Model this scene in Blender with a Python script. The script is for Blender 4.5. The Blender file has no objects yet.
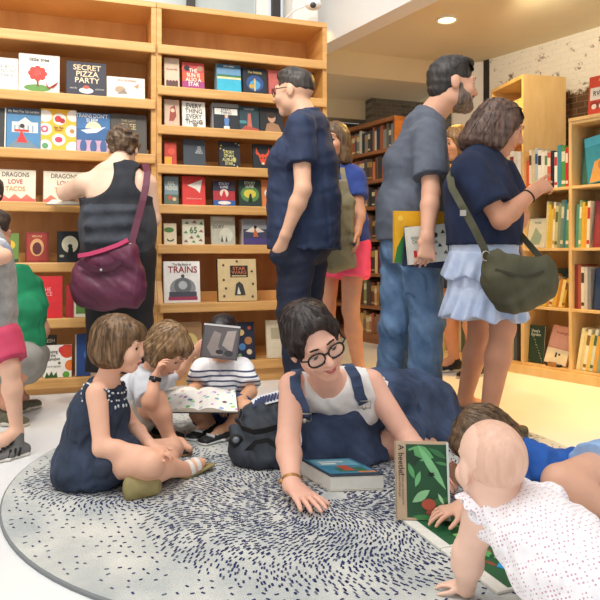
import bpy, bmesh, math, random
import numpy as np
from mathutils import Vector, Matrix
random.seed(7)
SC = bpy.context.scene
COL = SC.collection
F0, CAMH, HOR = 640.0, 0.80, 255.0

DOFF = 0.0; FLOORZ = -1.0
def P(x, y, d):
    d = d + DOFF
    return np.array([(x - 300) / F0 * d, d, CAMH - (y - HOR) / F0 * d])
def V(*a):
    return np.array(a, float)
def nrm(v):
    v = np.asarray(v, float)
    return v / max(1e-9, np.linalg.norm(v))

# ---------------------------------------------------------------- materials
def lin(c):
    if isinstance(c, str):
        c = c.lstrip('#'); c = [int(c[i:i + 2], 16) for i in (0, 2, 4)]
    o = []
    for v in c:
        v = v / 255.0
        o.append(v / 12.92 if v <= 0.04045 else ((v + 0.055) / 1.055) ** 2.4)
    return tuple(o) + (1.0,)

_M = {}
def mat(name, c, rough=0.6, var=0.0, vs=8.0, bump=0.0, bs=60.0, metal=0.0, sss=0.0, stretch=None, spec=0.5, sheen=0.0, c2=None, detail=4.0, cr=0.0, cs=11.0):
    """procedural principled: noise colour variation (var or blend to c2) and noise bump"""
    if name in _M: return _M[name]
    m = bpy.data.materials.new(name); m.use_nodes = True
    nt = m.node_tree; b = nt.nodes['Principled BSDF']
    b.inputs['Base Color'].default_value = lin(c)
    b.inputs['Roughness'].default_value = rough
    b.inputs['Metallic'].default_value = metal
    b.inputs['Specular IOR Level'].default_value = spec
    if sheen: b.inputs['Sheen Weight'].default_value = sheen
    if sss:
        b.inputs['Subsurface Weight'].default_value = sss
        b.inputs['Subsurface Radius'].default_value = (0.012, 0.005, 0.003)
        b.inputs['Subsurface Scale'].default_value = 1.0
    tc = nt.nodes.new('ShaderNodeTexCoord'); mp = nt.nodes.new('ShaderNodeMapping')
    nt.links.new(tc.outputs['Object'], mp.inputs['Vector'])
    if stretch: mp.inputs['Scale'].default_value = stretch
    if var or c2:
        n = nt.nodes.new('ShaderNodeTexNoise'); n.inputs['Scale'].default_value = vs; n.inputs['Detail'].default_value = detail
        nt.links.new(mp.outputs['Vector'], n.inputs['Vector'])
        r = nt.nodes.new('ShaderNodeValToRGB')
        l = lin(c)
        if c2:
            a, d = l, lin(c2)
        else:
            a = tuple(v * (1 - var) for v in l[:3]) + (1,); d = tuple(min(1, v * (1 + var)) for v in l[:3]) + (1,)
        r.color_ramp.elements[0].position = 0.32; r.color_ramp.elements[1].position = 0.68
        r.color_ramp.elements[0].color = a; r.color_ramp.elements[1].color = d
        nt.links.new(n.outputs['Fac'], r.inputs['Fac']); nt.links.new(r.outputs['Color'], b.inputs['Base Color'])
    if bump:
        n2 = nt.nodes.new('ShaderNodeTexNoise'); n2.inputs['Scale'].default_value = bs; n2.inputs['Detail'].default_value = 3
        nt.links.new(mp.outputs['Vector'], n2.inputs['Vector'])
        bp = nt.nodes.new('ShaderNodeBump'); bp.inputs['Strength'].default_value = bump; bp.inputs['Distance'].default_value = 0.004
        nt.links.new(n2.outputs['Fac'], bp.inputs['Height']); nt.links.new(bp.outputs['Normal'], b.inputs['Normal'])
        if cr:      # cloth creases: distorted ridges under the weave
            n4 = nt.nodes.new('ShaderNodeTexNoise'); n4.inputs['Scale'].default_value = cs; n4.inputs['Detail'].default_value = 2.5; n4.inputs['Distortion'].default_value = 1.4; n4.noise_type = 'RIDGED_MULTIFRACTAL'
            mp2 = nt.nodes.new('ShaderNodeMapping'); mp2.inputs['Rotation'].default_value = (.5, .3, .2); mp2.inputs['Scale'].default_value = (1, 1, .55)
            nt.links.new(tc.outputs['Object'], mp2.inputs['Vector']); nt.links.new(mp2.outputs['Vector'], n4.inputs['Vector'])
            bp2 = nt.nodes.new('ShaderNodeBump'); bp2.inputs['Strength'].default_value = cr; bp2.inputs['Distance'].default_value = .012
            nt.links.new(n4.outputs['Fac'], bp2.inputs['Height']); nt.links.new(bp2.outputs['Normal'], bp.inputs['Normal'])
    _M[name] = m
    return m

def flat(c, rough=0.55):
    key = 'ink_' + (c if isinstance(c, str) else '%02x%02x%02x' % tuple(c)).lstrip('#')
    return mat(key, c, rough, var=0.06, vs=25)

def wood(name, c1, c2, scale=(1, 1, 1), rough=0.45):
    if name in _M: return _M[name]
    m = mat(name, c1, rough, c2=c2, vs=9.0, bump=0.08, bs=40, stretch=scale, detail=6)
    return m

# ---------------------------------------------------------------- mesh helpers
class MB:
    def __init__(s): s.bm = bmesh.new(); s.mats = []
    def mi(s, m):
        if m not in s.mats: s.mats.append(m)
        return s.mats.index(m)
    def quad(s, pts, m):
        vs = [s.bm.verts.new(tuple(p)) for p in pts]
        f = s.bm.faces.new(vs); f.material_index = s.mi(m); return f
    def box(s, lo, hi, m, M=None, bev=0.0):
        lo = Vector(lo); hi = Vector(hi)
        g = bmesh.ops.create_cube(s.bm, size=1.0)
        vs = g['verts']
        for v in vs:
            v.co = Vector(((v.co.x + .5) * (hi.x - lo.x) + lo.x, (v.co.y + .5) * (hi.y - lo.y) + lo.y, (v.co.z + .5) * (hi.z - lo.z) + lo.z))
        fs = set(f for v in vs for f in v.link_faces)
        if bev:
            es = list(set(e for f in fs for e in f.edges))
            r = bmesh.ops.bevel(s.bm, geom=es, offset=bev, segments=2, affect='EDGES', profile=.5)
            fs = set(r['faces']) | set(f for f in fs if f.is_valid)
            allv = set(v for f in fs for v in f.verts)
            fs = set(f for v in allv for f in v.link_faces)
        vs = set(v for f in fs for v in f.verts)
        k = s.mi(m)
        for f in fs: f.material_index = k
        if M is not None:
            for v in vs: v.co = M @ v.co
    def tube(s, pts, r, m, seg=8, caps=True):
        pts = [Vector(tuple(p)) for p in pts]; n = len(pts)
        rr = r if isinstance(r, (list, tuple)) else [r] * n
        rings = []; up = None
        for i, p in enumerate(pts):
            t = (pts[min(i + 1, n - 1)] - pts[max(i - 1, 0)]).normalized()
            if up is None:
                up = Vector((0, 0, 1)) if abs(t.z) < .9 else Vector((1, 0, 0))
            a = t.cross(up).normalized(); bb = a.cross(t).normalized(); up = bb
            rings.append([s.bm.verts.new(p + (a * math.cos(2 * math.pi * k / seg) + bb * math.sin(2 * math.pi * k / seg)) * rr[i]) for k in range(seg)])
        mi = s.mi(m)
        for i in range(n - 1):
            for k in range(seg):
                f = s.bm.faces.new((rings[i][k], rings[i][(k + 1) % seg], rings[i + 1][(k + 1) % seg], rings[i + 1][k])); f.material_index = mi; f.smooth = True
        if caps:
            for rg in (rings[0], rings[-1]):
                try:
                    f = s.bm.faces.new(rg); f.material_index = mi
                except ValueError: pass
    def strap(s, pts, w, th, m, side):
        """flat ribbon with thickness: pts path, side = width direction(s)"""
        pts = [Vector(tuple(p)) for p in pts]; n = len(pts); mi = s.mi(m); rings = []
        for i, p in enumerate(pts):
            t = (pts[min(i + 1, n - 1)] - pts[max(i - 1, 0)]).normalized()
            sd = Vector(tuple(side[i] if isinstance(side, list) else side))
            a = (sd - t * sd.dot(t)).normalized(); b = t.cross(a)
            rings.append([s.bm.verts.new(p + a * x * w / 2 + b * y * th / 2) for x, y in ((1, 1), (-1, 1), (-1, -1), (1, -1))])
        for i in range(n - 1):
            for k in range(4):
                f = s.bm.faces.new((rings[i][k], rings[i][(k + 1) % 4], rings[i + 1][(k + 1) % 4], rings[i + 1][k])); f.material_index = mi
        for rg in (rings[0], rings[-1]):
            f = s.bm.faces.new(rg); f.material_index = mi
    def sphere(s, c, r, m, seg=16, R=None):
        M = Matrix.Translation(Vector(tuple(c)))
        if R is not None: M = M @ R.to_4x4()
        r = r if isinstance(r, (tuple, list)) else (r, r, r)
        M = M @ Matrix.Diagonal((r[0], r[1], r[2], 1))
        g = bmesh.ops.create_uvsphere(s.bm, u_segments=seg, v_segments=max(6, seg // 2), radius=1.0, matrix=M)
        mi = s.mi(m)
        for f in set(f for v in g['verts'] for f in v.link_faces): f.material_index = mi; f.smooth = True
    def build(s, name, parent=None, loc=None, fix=True):
        if fix: bmesh.ops.recalc_face_normals(s.bm, faces=s.bm.faces)
        me = bpy.data.meshes.new(name); s.bm.to_mesh(me); s.bm.free()
        for m in s.mats: me.materials.append(m)
        return link(name, me, parent, loc)

def link(name, me, parent=None, loc=None):
    o = bpy.data.objects.new(name, me); COL.objects.link(o)
    if loc is not None: o.location = tuple(loc)
    if parent is not None: o.parent = parent
    return o

def tag(o, label, cat, group=None):
    o['label'] = label; o['category'] = cat
    if group: o['group'] = group
    return o
def struct(o):
    o['kind'] = 'structure'; return o
def thing(name, label, cat, loc=(0, 0, 0), rotz=0.0, group=None):
    o = bpy.data.objects.new(name, None); COL.objects.link(o); o.empty_display_size = .1
    o.location = tuple(loc); o.rotation_euler = (0, 0, rotz)
    return tag(o, label, cat, group)

ORD = ['first', 'second', 'third', 'fourth', 'fifth', 'sixth', 'seventh', 'eighth', 'ninth', 'tenth', 'eleventh', 'twelfth', 'thirteenth', 'fourteenth', 'fifteenth', 'sixteenth', 'seventeenth', 'eighteenth', 'nineteenth', 'twentieth']

def text_mesh(mb, s, M, size, m, extrude=0.0004, align='CENTER', squash=1.0, bold=0.0):
    cu = bpy.data.curves.new('t', 'FONT'); cu.body = s; cu.size = size; cu.align_x = align; cu.align_y = 'CENTER'
    cu.extrude = extrude; cu.resolution_u = 3; cu.space_line = .85; cu.offset = bold * size
    ob = bpy.data.objects.new('t', cu); COL.objects.link(ob)
    dg = bpy.context.evaluated_depsgraph_get(); me = bpy.data.meshes.new_from_object(ob.evaluated_get(dg))
    bpy.data.objects.remove(ob); bpy.data.curves.remove(cu)
    n0 = len(mb.bm.verts); f0 = len(mb.bm.faces)
    mb.bm.from_mesh(me); bpy.data.meshes.remove(me)
    mb.bm.verts.ensure_lookup_table(); mb.bm.faces.ensure_lookup_table()
    S = M @ Matrix.Diagonal((squash, 1, 1, 1))
    for v in mb.bm.verts[n0:]: v.co = S @ v.co
    k = mb.mi(m)
    for f in mb.bm.faces[f0:]: f.material_index = k

# ---------------------------------------------------------------- signed distance modelling
def rc(a, b, ra, rb, k=.015, flat=False): return ('c', np.asarray(a, float), np.asarray(b, float), ra, rb, k, flat)
def el(c, r, R=None, k=.015): return ('e', np.asarray(c, float), r if isinstance(r, (tuple, list)) else (r, r, r), np.eye(3) if R is None else np.asarray(R, float), k)
def ec(a, b, sa, sb, side, k=.03, flat=False, fa=False): return ('t', np.asarray(a, float), np.asarray(b, float), sa, sb, np.asarray(side, float), k, flat, fa)
def sub(p): return ('sub', p)
def cut(p, n): return ('cut', np.asarray(p, float), nrm(n))

def _bounds(p):
    if p[0] == 'c': pts = [p[1], p[2]]; r = max(p[3], p[4])
    elif p[0] == 'e': pts = [p[1]]; r = max(p[2])
    elif p[0] == 't': pts = [p[1], p[2]]; r = max(max(p[3]), max(p[4]))
    else: return None
    return np.min(pts, 0) - r, np.max(pts, 0) + r
def _k(p): return {'c': 5, 'e': 4, 't': 6}[p[0]]

def _eval(p, X, Y, Z):
    if p[0] == 'c':
        _, a, b, ra, rb, k, fl = p
        ab = b - a; L2 = max(1e-9, ab @ ab)
        qx, qy, qz = X - a[0], Y - a[1], Z - a[2]
        tr = (qx * ab[0] + qy * ab[1] + qz * ab[2]) / L2
        t = np.clip(tr, 0, 1)
        d = np.sqrt((qx - t * ab[0]) ** 2 + (qy - t * ab[1]) ** 2 + (qz - t * ab[2]) ** 2) - (ra + (rb - ra) * t)
        if fl: d = np.maximum(d, (tr - 1) * math.sqrt(L2))
        return d
    if p[0] == 'e':
        _, c, r, R, k = p
        qx, qy, qz = X - c[0], Y - c[1], Z - c[2]
        u = [qx * R[0, i] + qy * R[1, i] + qz * R[2, i] for i in range(3)]
        k0 = np.sqrt(sum((u[i] / r[i]) ** 2 for i in range(3)))
        k1 = np.sqrt(sum((u[i] / r[i] ** 2) ** 2 for i in range(3)))
        return k0 * (k0 - 1) / np.maximum(k1, 1e-6)
    if p[0] == 't':
        _, a, b, sa, sb, side, k, fl, fa = p
        L = max(1e-6, np.linalg.norm(b - a)); w = (b - a) / L
        s = nrm(side - w * (side @ w)); f = np.cross(w, s)
        qx, qy, qz = X - a[0], Y - a[1], Z - a[2]
        h = qx * w[0] + qy * w[1] + qz * w[2]
        t = np.clip(h / L, 0, 1)
        rs = sa[0] + (sb[0] - sa[0]) * t; rf = sa[1] + (sb[1] - sa[1]) * t
        mn = np.minimum(rs, rf)
        x = (qx * s[0] + qy * s[1] + qz * s[2]) / rs; y = (qx * f[0] + qy * f[1] + qz * f[2]) / rf
        zz = (h - t * L) / (mn * .8)
        d = (np.sqrt(x * x + y * y + zz * zz) - 1) * mn
        if fl: d = np.maximum(d, h - L)
        if fa: d = np.maximum(d, -h)
        return d

def _axis(lo, hi, h, fine):
    brk = sorted([(max(lo, a), min(hi, b), hf) for a, b, hf in fine if b > lo and a < hi])
    xs = [lo]; x = lo
    while x < hi:
        st = h
        for a, b, hf in brk:
            if a - hf <= x < b: st = min(st, hf)
        x += st; xs.append(x)
    return np.array(xs)

def folds(X, Y, Z, fr, seed):
    rs = np.random.RandomState(seed); out = 0
    for i in range(3):
        a = rs.normal(size=3); b = rs.normal(size=3); a[2] *= .55
        f = fr * (1 + .5 * i)
        ph = f * (a[0] * X + a[1] * Y + a[2] * Z) + 1.6 * np.sin(.6 * f * (b[0] * X + b[1] * Y + b[2] * Z) + rs.rand() * 6)
        out = out + np.sin(ph) / (1 + .6 * i)
    return out / 2

def sdf_mesh(prims, h=.01, fine=(), fold=0.0, ffreq=45, seed=1):
    """smooth union of primitives -> surface nets mesh (verts, faces)"""
    lo = np.full(3, 1e9); hi = np.full(3, -1e9)
    for p in prims:
        b = _bounds(p)
        if b is not None: lo = np.minimum(lo, b[0]); hi = np.maximum(hi, b[1])
    lo -= 3 * h; hi += 3 * h
    ax = [_axis(lo[i], hi[i], h, [(f[0][i], f[1][i], f[2]) for f in fine]) for i in range(3)]
    D = np.full([len(a) for a in ax], .1, np.float32)
    for p in prims:
        if p[0] == 'cut':
            d = (ax[0][:, None, None] - p[1][0]) * p[2][0] + (ax[1][None, :, None] - p[1][1]) * p[2][1] + (ax[2][None, None, :] - p[1][2]) * p[2][2]
            np.maximum(D, d.astype(np.float32), out=D); continue
        neg = p[0] == 'sub'; q = p[1] if neg else p
        k = q[_k(q)]; b = _bounds(q); pad = k + 2 * h + .01
        i0 = [max(0, np.searchsorted(ax[i], b[0][i] - pad) - 1) for i in range(3)]
        i1 = [min(len(ax[i]), np.searchsorted(ax[i], b[1][i] + pad) + 1) for i in range(3)]
        if any(i1[i] <= i0[i] for i in range(3)): continue
        sl = tuple(slice(i0[i], i1[i]) for i in range(3))
        X = ax[0][sl[0]][:, None, None].astype(np.float32); Y = ax[1][sl[1]][None, :, None].astype(np.float32); Z = ax[2][sl[2]][None, None, :].astype(np.float32)
        d = _eval(q, X, Y, Z).astype(np.float32); o = D[sl]
        if neg: o = -o
        hh = np.maximum(k - np.abs(o - d), 0) / max(k, 1e-6)
        r = np.minimum(o, d) - hh * hh * k * .25
        D[sl] = -r if neg else r
    if fold:
        near = np.abs(D) < .06
        I = np.nonzero(near)
        D[I] += (fold * folds(ax[0][I[0]], ax[1][I[1]], ax[2][I[2]], ffreq, seed)).astype(np.float32)
    return nets(D, ax)

def nets(D, ax):
    ins = D < 0
    n = [s - 1 for s in D.shape]
    cnt = np.zeros(n, np.int8)
    for a in (0, 1):
        for b in (0, 1):
            for c in (0, 1):
                cnt += ins[a:a + n[0], b:b + n[1], c:c + n[2]]
    act = (cnt > 0) & (cnt < 8)
    I = np.stack(np.nonzero(act), 1)
    idx = np.full(n, -1, np.int64); idx[act] = np.arange(len(I))
    acc = np.zeros((len(I), 3)); num = np.zeros(len(I))
    cor = [(a, b, c) for a in (0, 1) for b in (0, 1) for c in (0, 1)]
    vals = {c: D[I[:, 0] + c[0], I[:, 1] + c[1], I[:, 2] + c[2]] for c in cor}
    for c0 in cor:
        for axn in range(3):
            if c0[axn]: continue
            c1 = list(c0); c1[axn] = 1; c1 = tuple(c1)
            d0, d1 = vals[c0], vals[c1]
            m = (d0 < 0) != (d1 < 0)
            if not m.any(): continue
            t = d0[m] / (d0[m] - d1[m])
            for k in range(3):
                if k == axn:
                    x0 = ax[k][I[m, k]]; x1 = ax[k][I[m, k] + 1]; acc[m, k] += x0 + (x1 - x0) * t
                else: acc[m, k] += ax[k][I[m, k] + c0[k]]
            num[m] += 1
    vs = acc / num[:, None]
    faces = []
    for axn in range(3):
        u, v = [(1, 2), (2, 0), (0, 1)][axn]
        sa = [slice(None)] * 3; sb = [slice(None)] * 3
        sa[axn] = slice(0, -1); sb[axn] = slice(1, None)
        A = ins[tuple(sa)]; B = ins[tuple(sb)]
        ch = np.stack(np.nonzero(A != B), 1)
        ok = (ch[:, u] > 0) & (ch[:, v] > 0) & (ch[:, u] < n[u]) & (ch[:, v] < n[v])
        ch = ch[ok]
        if not len(ch): continue
        sgn = A[ch[:, 0], ch[:, 1], ch[:, 2]]
        def cell(du, dv):
            c = ch.copy(); c[:, u] += du; c[:, v] += dv
            return idx[c[:, 0], c[:, 1], c[:, 2]]
        q = np.stack([cell(-1, -1), cell(0, -1), cell(0, 0), cell(-1, 0)], 1)
        q[~sgn] = q[~sgn][:, ::-1]
        faces.append(q)
    return vs, np.concatenate(faces)

def np_mesh(name, vs, fs, mats, smooth=True):
    me = bpy.data.meshes.new(name)
    me.vertices.add(len(vs)); me.vertices.foreach_set('co', np.asarray(vs, np.float32).ravel())
    me.loops.add(len(fs) * 4); me.loops.foreach_set('vertex_index', np.asarray(fs, np.int32).ravel())
    me.polygons.add(len(fs)); me.polygons.foreach_set('loop_start', np.arange(0, len(fs) * 4, 4, dtype=np.int32))
    try: me.polygons.foreach_set('loop_total', np.full(len(fs), 4, np.int32))
    except Exception: pass
    for m in mats: me.materials.append(m)
    me.polygons.foreach_set('use_smooth', np.full(len(fs), smooth))
    me.update(calc_edges=True); me.validate()
    return me

def sdf_obj(name, prims, m, parent=None, base=(0, 0, 0), h=.01, fine=(), fold=0.0, ffreq=45, seed=1, paint=(), relax=1, fn=None):
    """base: world location of the parent; paint: [(fn(centres)->mask, material)]"""
    vs, fs = sdf_mesh(prims, h, fine, fold, ffreq, seed)
    for _ in range(relax):
        s = np.zeros_like(vs); c = np.zeros(len(vs))
        for a in range(4):
            for b in (1, 3):
                np.add.at(s, fs[:, a], vs[fs[:, (a + b) % 4]]); np.add.at(c, fs[:, a], 1)
        vs = vs * .6 + .4 * s / np.maximum(c, 1)[:, None]
    if fn is not None: vs = fn(vs)
    vs[:, 2] = np.maximum(vs[:, 2], FLOORZ)
    mats = [m] + [p[1] for p in paint]
    me = np_mesh(name, vs - np.asarray(base), fs, mats)
    if paint:
        cen = vs[fs].mean(1); mi = np.zeros(len(fs), np.int32)
        for i, (fn, _) in enumerate(paint): mi[fn(cen)] = i + 1
        me.polygons.foreach_set('material_index', mi)
    o = link(name, me, parent)
    if parent is None: o.location = tuple(base)
    return o

from mathutils.bvhtree import BVHTree
def snap(objs, pts, off, base=(0, 0, 0)):
    """drop world points onto the nearest surface of the given meshes, lifted by off"""
    out = []; trees = []
    for o in objs:
        me = o.data; trees.append(BVHTree.FromPolygons([v.co for v in me.vertices], [p.vertices[:] for p in me.polygons]))
    B = Vector(tuple(base))
    for p in pts:
        best = None
        for t in trees:
            l, n, i, d = t.find_nearest(Vector(tuple(p)) - B)
            if l is not None and (best is None or d < best[1]): best = (l + n * off, d)
        out.append(np.array(best[0]) + np.asarray(base))
    return out

def patch(name, objs, corners, off, m, parent, base, n=7):
    """a cloth patch laid on a surface: bilinear grid between four corners, snapped"""
    a, b, c, d = corners; mb = MB(); V0 = []
    for i in range(n):
        for j in range(n):
            u, v = i / (n - 1), j / (n - 1); V0.append(a * (1 - u) * (1 - v) + b * u * (1 - v) + c * u * v + d * (1 - u) * v)
    S = snap(objs, V0, off, base); S = [q - np.asarray(base) for q in S]
    for i in range(n - 1):
        for j in range(n - 1):
            f = mb.quad([S[i * n + j], S[(i + 1) * n + j], S[(i + 1) * n + j + 1], S[i * n + j + 1]], m); f.smooth = True
    bmesh.ops.remove_doubles(mb.bm, verts=mb.bm.verts, dist=1e-5)
    o = mb.build(name, parent); md = o.modifiers.new('thickness', 'SOLIDIFY'); md.thickness = .003; md.offset = 0
    return o
# ---------------------------------------------------------------- room shell
white = mat('wall_white', '#f3efe8', .8, var=.02, vs=3, bump=.05, bs=30)
cream = mat('ceiling_cream', '#efe0ba', .85, var=.03, vs=2)
floor_m = mat('floor_white_paint', '#eeefee', .32, var=.03, vs=2.5, bump=.03, bs=12)
mb = MB(); mb.box((-4.2, .2, -.06), (4.2, 8.2, 0), floor_m); struct(mb.build('floor'))

def brick_mat(name, brick1, brick2, mortar, paint=None, sc=4.6):
    m = bpy.data.materials.new(name); m.use_nodes = True; nt = m.node_tree; b = nt.nodes['Principled BSDF']; b.inputs['Roughness'].default_value = .9
    tc = nt.nodes.new('ShaderNodeTexCoord'); mp = nt.nodes.new('ShaderNodeMapping'); nt.links.new(tc.outputs['UV'], mp.inputs['Vector'])
    br = nt.nodes.new('ShaderNodeTexBrick'); br.inputs['Scale'].default_value = sc; br.inputs['Mortar Size'].default_value = .018; br.inputs['Brick Width'].default_value = 1.0; br.inputs['Row Height'].default_value = .34
    br.inputs['Color1'].default_value = lin(brick1); br.inputs['Color2'].default_value = lin(brick2); br.inputs['Mortar'].default_value = lin(mortar)
    nt.links.new(mp.outputs['Vector'], br.inputs['Vector']); col = br.outputs['Color']
    if paint:
        n = nt.nodes.new('ShaderNodeTexNoise'); n.inputs['Scale'].default_value = 9; n.inputs['Detail'].default_value = 8; n.inputs['Roughness'].default_value = .7; nt.links.new(mp.outputs['Vector'], n.inputs['Vector'])
        sep = nt.nodes.new('ShaderNodeSeparateXYZ'); nt.links.new(mp.outputs['Vector'], sep.inputs[0])
        ad = nt.nodes.new('ShaderNodeMapRange'); ad.inputs['From Min'].default_value = 1.98; ad.inputs['From Max'].default_value = 2.16; ad.inputs['To Min'].default_value = -.5; ad.inputs['To Max'].default_value = .10
        nt.links.new(sep.outputs['Y'], ad.inputs['Value'])
        su = nt.nodes.new('ShaderNodeMath'); su.operation = 'ADD'; nt.links.new(n.outputs['Fac'], su.inputs[0]); nt.links.new(ad.outputs['Result'], su.inputs[1])
        rp = nt.nodes.new('ShaderNodeValToRGB'); rp.color_ramp.elements[0].position = .46; rp.color_ramp.elements[1].position = .53; nt.links.new(su.outputs[0], rp.inputs['Fac'])
        mx = nt.nodes.new('ShaderNodeMix'); mx.data_type = 'RGBA'; mx.inputs['B'].default_value = lin(paint); nt.links.new(rp.outputs['Color'], mx.inputs['Factor']); nt.links.new(col, mx.inputs['A']); col = mx.outputs['Result']
    nt.links.new(col, b.inputs['Base Color'])
    bp = nt.nodes.new('ShaderNodeBump'); bp.inputs['Strength'].default_value = .7; bp.inputs['Distance'].default_value = .012
    n3 = nt.nodes.new('ShaderNodeTexNoise'); n3.inputs['Scale'].default_value = 14; n3.inputs['Detail'].default_value = 6; nt.links.new(mp.outputs['Vector'], n3.inputs['Vector'])
    mm = nt.nodes.new('ShaderNodeMath'); mm.operation = 'SUBTRACT'; nt.links.new(n3.outputs['Fac'], mm.inputs[0]); nt.links.new(br.outputs['Fac'], mm.inputs[1])
    nt.links.new(mm.outputs[0], bp.inputs['Height']); nt.links.new(bp.outputs['Normal'], b.inputs['Normal'])
    return m

def slab(name, p0, p1, z0, z1, th, m, uv=True):
    """upright wall slab between ground points p0 -> p1, thickness th to the left of the direction, UV in metres"""
    a, b = Vector((*p0, 0)), Vector((*p1, 0)); d = (b - a).normalized(); n = Vector((-d.y, d.x, 0)) * th; bm = bmesh.new(); L = (b - a).length
    vs = [bm.verts.new((q.x, q.y, z)) for q, z in ((a, z0), (b, z0), (b, z1), (a, z1), (a + n, z0), (b + n, z0), (b + n, z1), (a + n, z1))]
    us = [(0, z0), (L, z0), (L, z1), (0, z1)] * 2; ly = bm.loops.layers.uv.new('UVMap')
    for f in ((0, 1, 2, 3), (5, 4, 7, 6), (4, 0, 3, 7), (1, 5, 6, 2), (3, 2, 6, 7), (4, 5, 1, 0)):
        fc = bm.faces.new([vs[i] for i in f])
        for l, i in zip(fc.loops, f): l[ly].uv = us[i]
    bmesh.ops.recalc_face_normals(bm, faces=bm.faces)
    me = bpy.data.meshes.new(name); bm.to_mesh(me); bm.free(); me.materials.append(m)
    return struct(link(name, me))

# shelving wall line: depth 4.25 + .33 X ; local frame s (along), n (into the wall)
SU = V(.9496, .3134, 0); SN = V(-.3134, .9496, 0); SO = V(-.84, 3.973, 0)
def SP(s, n, z): return SO + SU * s + SN * n + V(0, 0, z)
def shelf_s(px):
    u = (px - 300) / F0; d = 4.25 / (1 - .33 * u); return ((u * d) + .84) / .9496, d
def slabS(name, s0, s1, n, z0, z1, th, m):
    a, b = SP(s0, n, 0), SP(s1, n, 0); return slab(name, a[:2], b[:2], z0, z1, th, m)
slabS('wall_back', -3.0, 1.10, .42, 0, 2.39, .10, white)
slabS('wall_back_upper', .93, 1.12, .30, 2.39, 3.6, .25, white)
# window band above the shelves
slabS('wall_back_header', -3.0, .93, .46, 2.95, 3.6, .1, white)
gl = mat('frosted_glass', '#aab4b4', .35, c2='#bcc5c4', vs=3)
dk = mat('mullion_dark', '#2e2a26', .5)
sill = mat('sill_white', '#e9e6df', .6)
for i, (a, b) in enumerate(((-2.2, -1.35), (-1.30, -.45), (.28 - .68, .22), (.25, .70))):
    slabS('window_%d' % (i + 1), a, b, .50, 2.39, 2.95, .02, gl)
for i, s in enumerate((-1.325, -.425, .235, .86)):
    slabS('trim_%d' % (i + 1), s - .03, s + .03, .47, 2.39, 2.95, .05, dk)
slabS('trim_5', .71, .80, .48, 2.39, 2.95, .04, sill)
# grey panel unit on top of the shelves (right end of the window band)
# white beam (fascia) running back on the right, low cream ceiling beyond it
slab('beam_fascia', (.19, 5.31), (2.45, 1.60), 2.45, 3.6, -.15, white)
CE = 2.60
bm = bmesh.new(); vs = [bm.verts.new((x, y, z)) for z in (CE, CE + .1) for x, y in ((.10, 5.30), (2.40, 1.62), (4.2, 1.6), (4.2, 8.0), (-1.2, 8.0), (-1.2, 5.0))]
bm.faces.new(vs[:6]); bm.faces.new(vs[6:][::-1])
for i in range(6): bm.faces.new((vs[i], vs[(i + 1) % 6], vs[6 + (i + 1) % 6], vs[6 + i]))
bmesh.ops.recalc_face_normals(bm, faces=bm.faces); me = bpy.data.meshes.new('ceiling'); bm.to_mesh(me); bm.free(); me.materials.append(cream); struct(link('ceiling', me))
# dropped soffit and far wall
def far(x, d): return (x, d + .35 * x)
slab('beam_soffit', far(-1.2, 5.50), far(1.42, 5.50), 2.385, CE, .9, cream)
slab('wall_far_upper', far(-1.6, 6.35), far(1.9, 6.35), 2.19, CE, .2, cream)
dkbrick = brick_mat('brick_dark', '#5b4b3e', '#463a32', '#6d6458', sc=9)
slab('wall_far', far(-1.8, 6.62), far(2.0, 6.62), 0, 2.2, .15, dkbrick)
slab('wall_far_pier', far(.72, 6.2), far(1.6, 6.2), 0, 2.385, .3, brick_mat('brick_grey', '#7a6f5f', '#5d5446', '#8d8472', sc=9))
# right brick wall, flaking white paint above bare brick
slab('wall_right', (1.70, 5.95), (3.4, 3.62), 0, CE, .2, brick_mat('brick_painted', '#7a5638', '#5d432e', '#8f7a5e', '#f6f1e4', sc=7))
slab('wall_right_end', (1.45, 6.05), (1.72, 5.95), 1.5, CE, .2, white)
slab('trim_6', (1.70, 5.93), (1.735, 5.885), 0, CE, .1, dk)

slab('wall_side_right', (3.4, 3.62), (3.4, -1.5), 0, CE, .2, white)
slab('wall_side_left', (-3.2, 3.1), (-3.2, -1.5), 0, 3.6, -.2, white)
# downlight in the ceiling
t = thing('downlight', 'round recessed downlight glowing in the cream ceiling', 'ceiling light', (1.12, 4.88, CE))
mb = MB(); mb.tube([(math.cos(a) * .075, math.sin(a) * .075, -.006) for a in np.linspace(0, 2 * math.pi, 28)], .012, flat('#f4ead2'), 8, caps=False); mb.build('trim_ring', t)
em = bpy.data.materials.new('lamp_glow'); em.use_nodes = True; e_ = em.node_tree.nodes['Principled BSDF']; e_.inputs['Emission Color'].default_value = (1, .85, .55, 1); e_.inputs['Emission Strength'].default_value = 6; e_.inputs['Base Color'].default_value = (1, .9, .7, 1)
mb = MB(); mb.sphere((0, 0, -.002), (.066, .066, .012), em, 20); mb.build('bulb', t)

# security camera on the white column
c = P(313, 4, 4.42)
t = thing('security_camera', 'small white security camera on the white column above the shelves', 'camera', c)
wp = flat('#f2f2f0', .35)
mb = MB(); mb.sphere((0, 0, 0), (.06, .05, .042), wp, 20); mb.build('housing', t)
mb = MB(); mb.sphere((.0, -.038, -.022), (.022, .02, .02), flat('#3a3a3d', .1), 14); mb.build('camera_lens', t)
mb = MB(); mb.tube([(.02, .02, .02), (.04, .14, .05), (.05, .20, .06)], .012, wp, 8); mb.build('mount_bracket', t)
cb = MB(); cb.tube([tuple(P(x, y, d)) for x, y, d in ((308, 4, 4.40), (303, 7, 4.42), (297, 9, 4.44), (291, 13, 4.46), (287, 17, 4.48), (285, 20.5, 4.48))], .006, wp, 6)
o = cb.build('cable'); tag(o, 'thin white cable drooping from the camera to the shelf top', 'cable')

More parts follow.
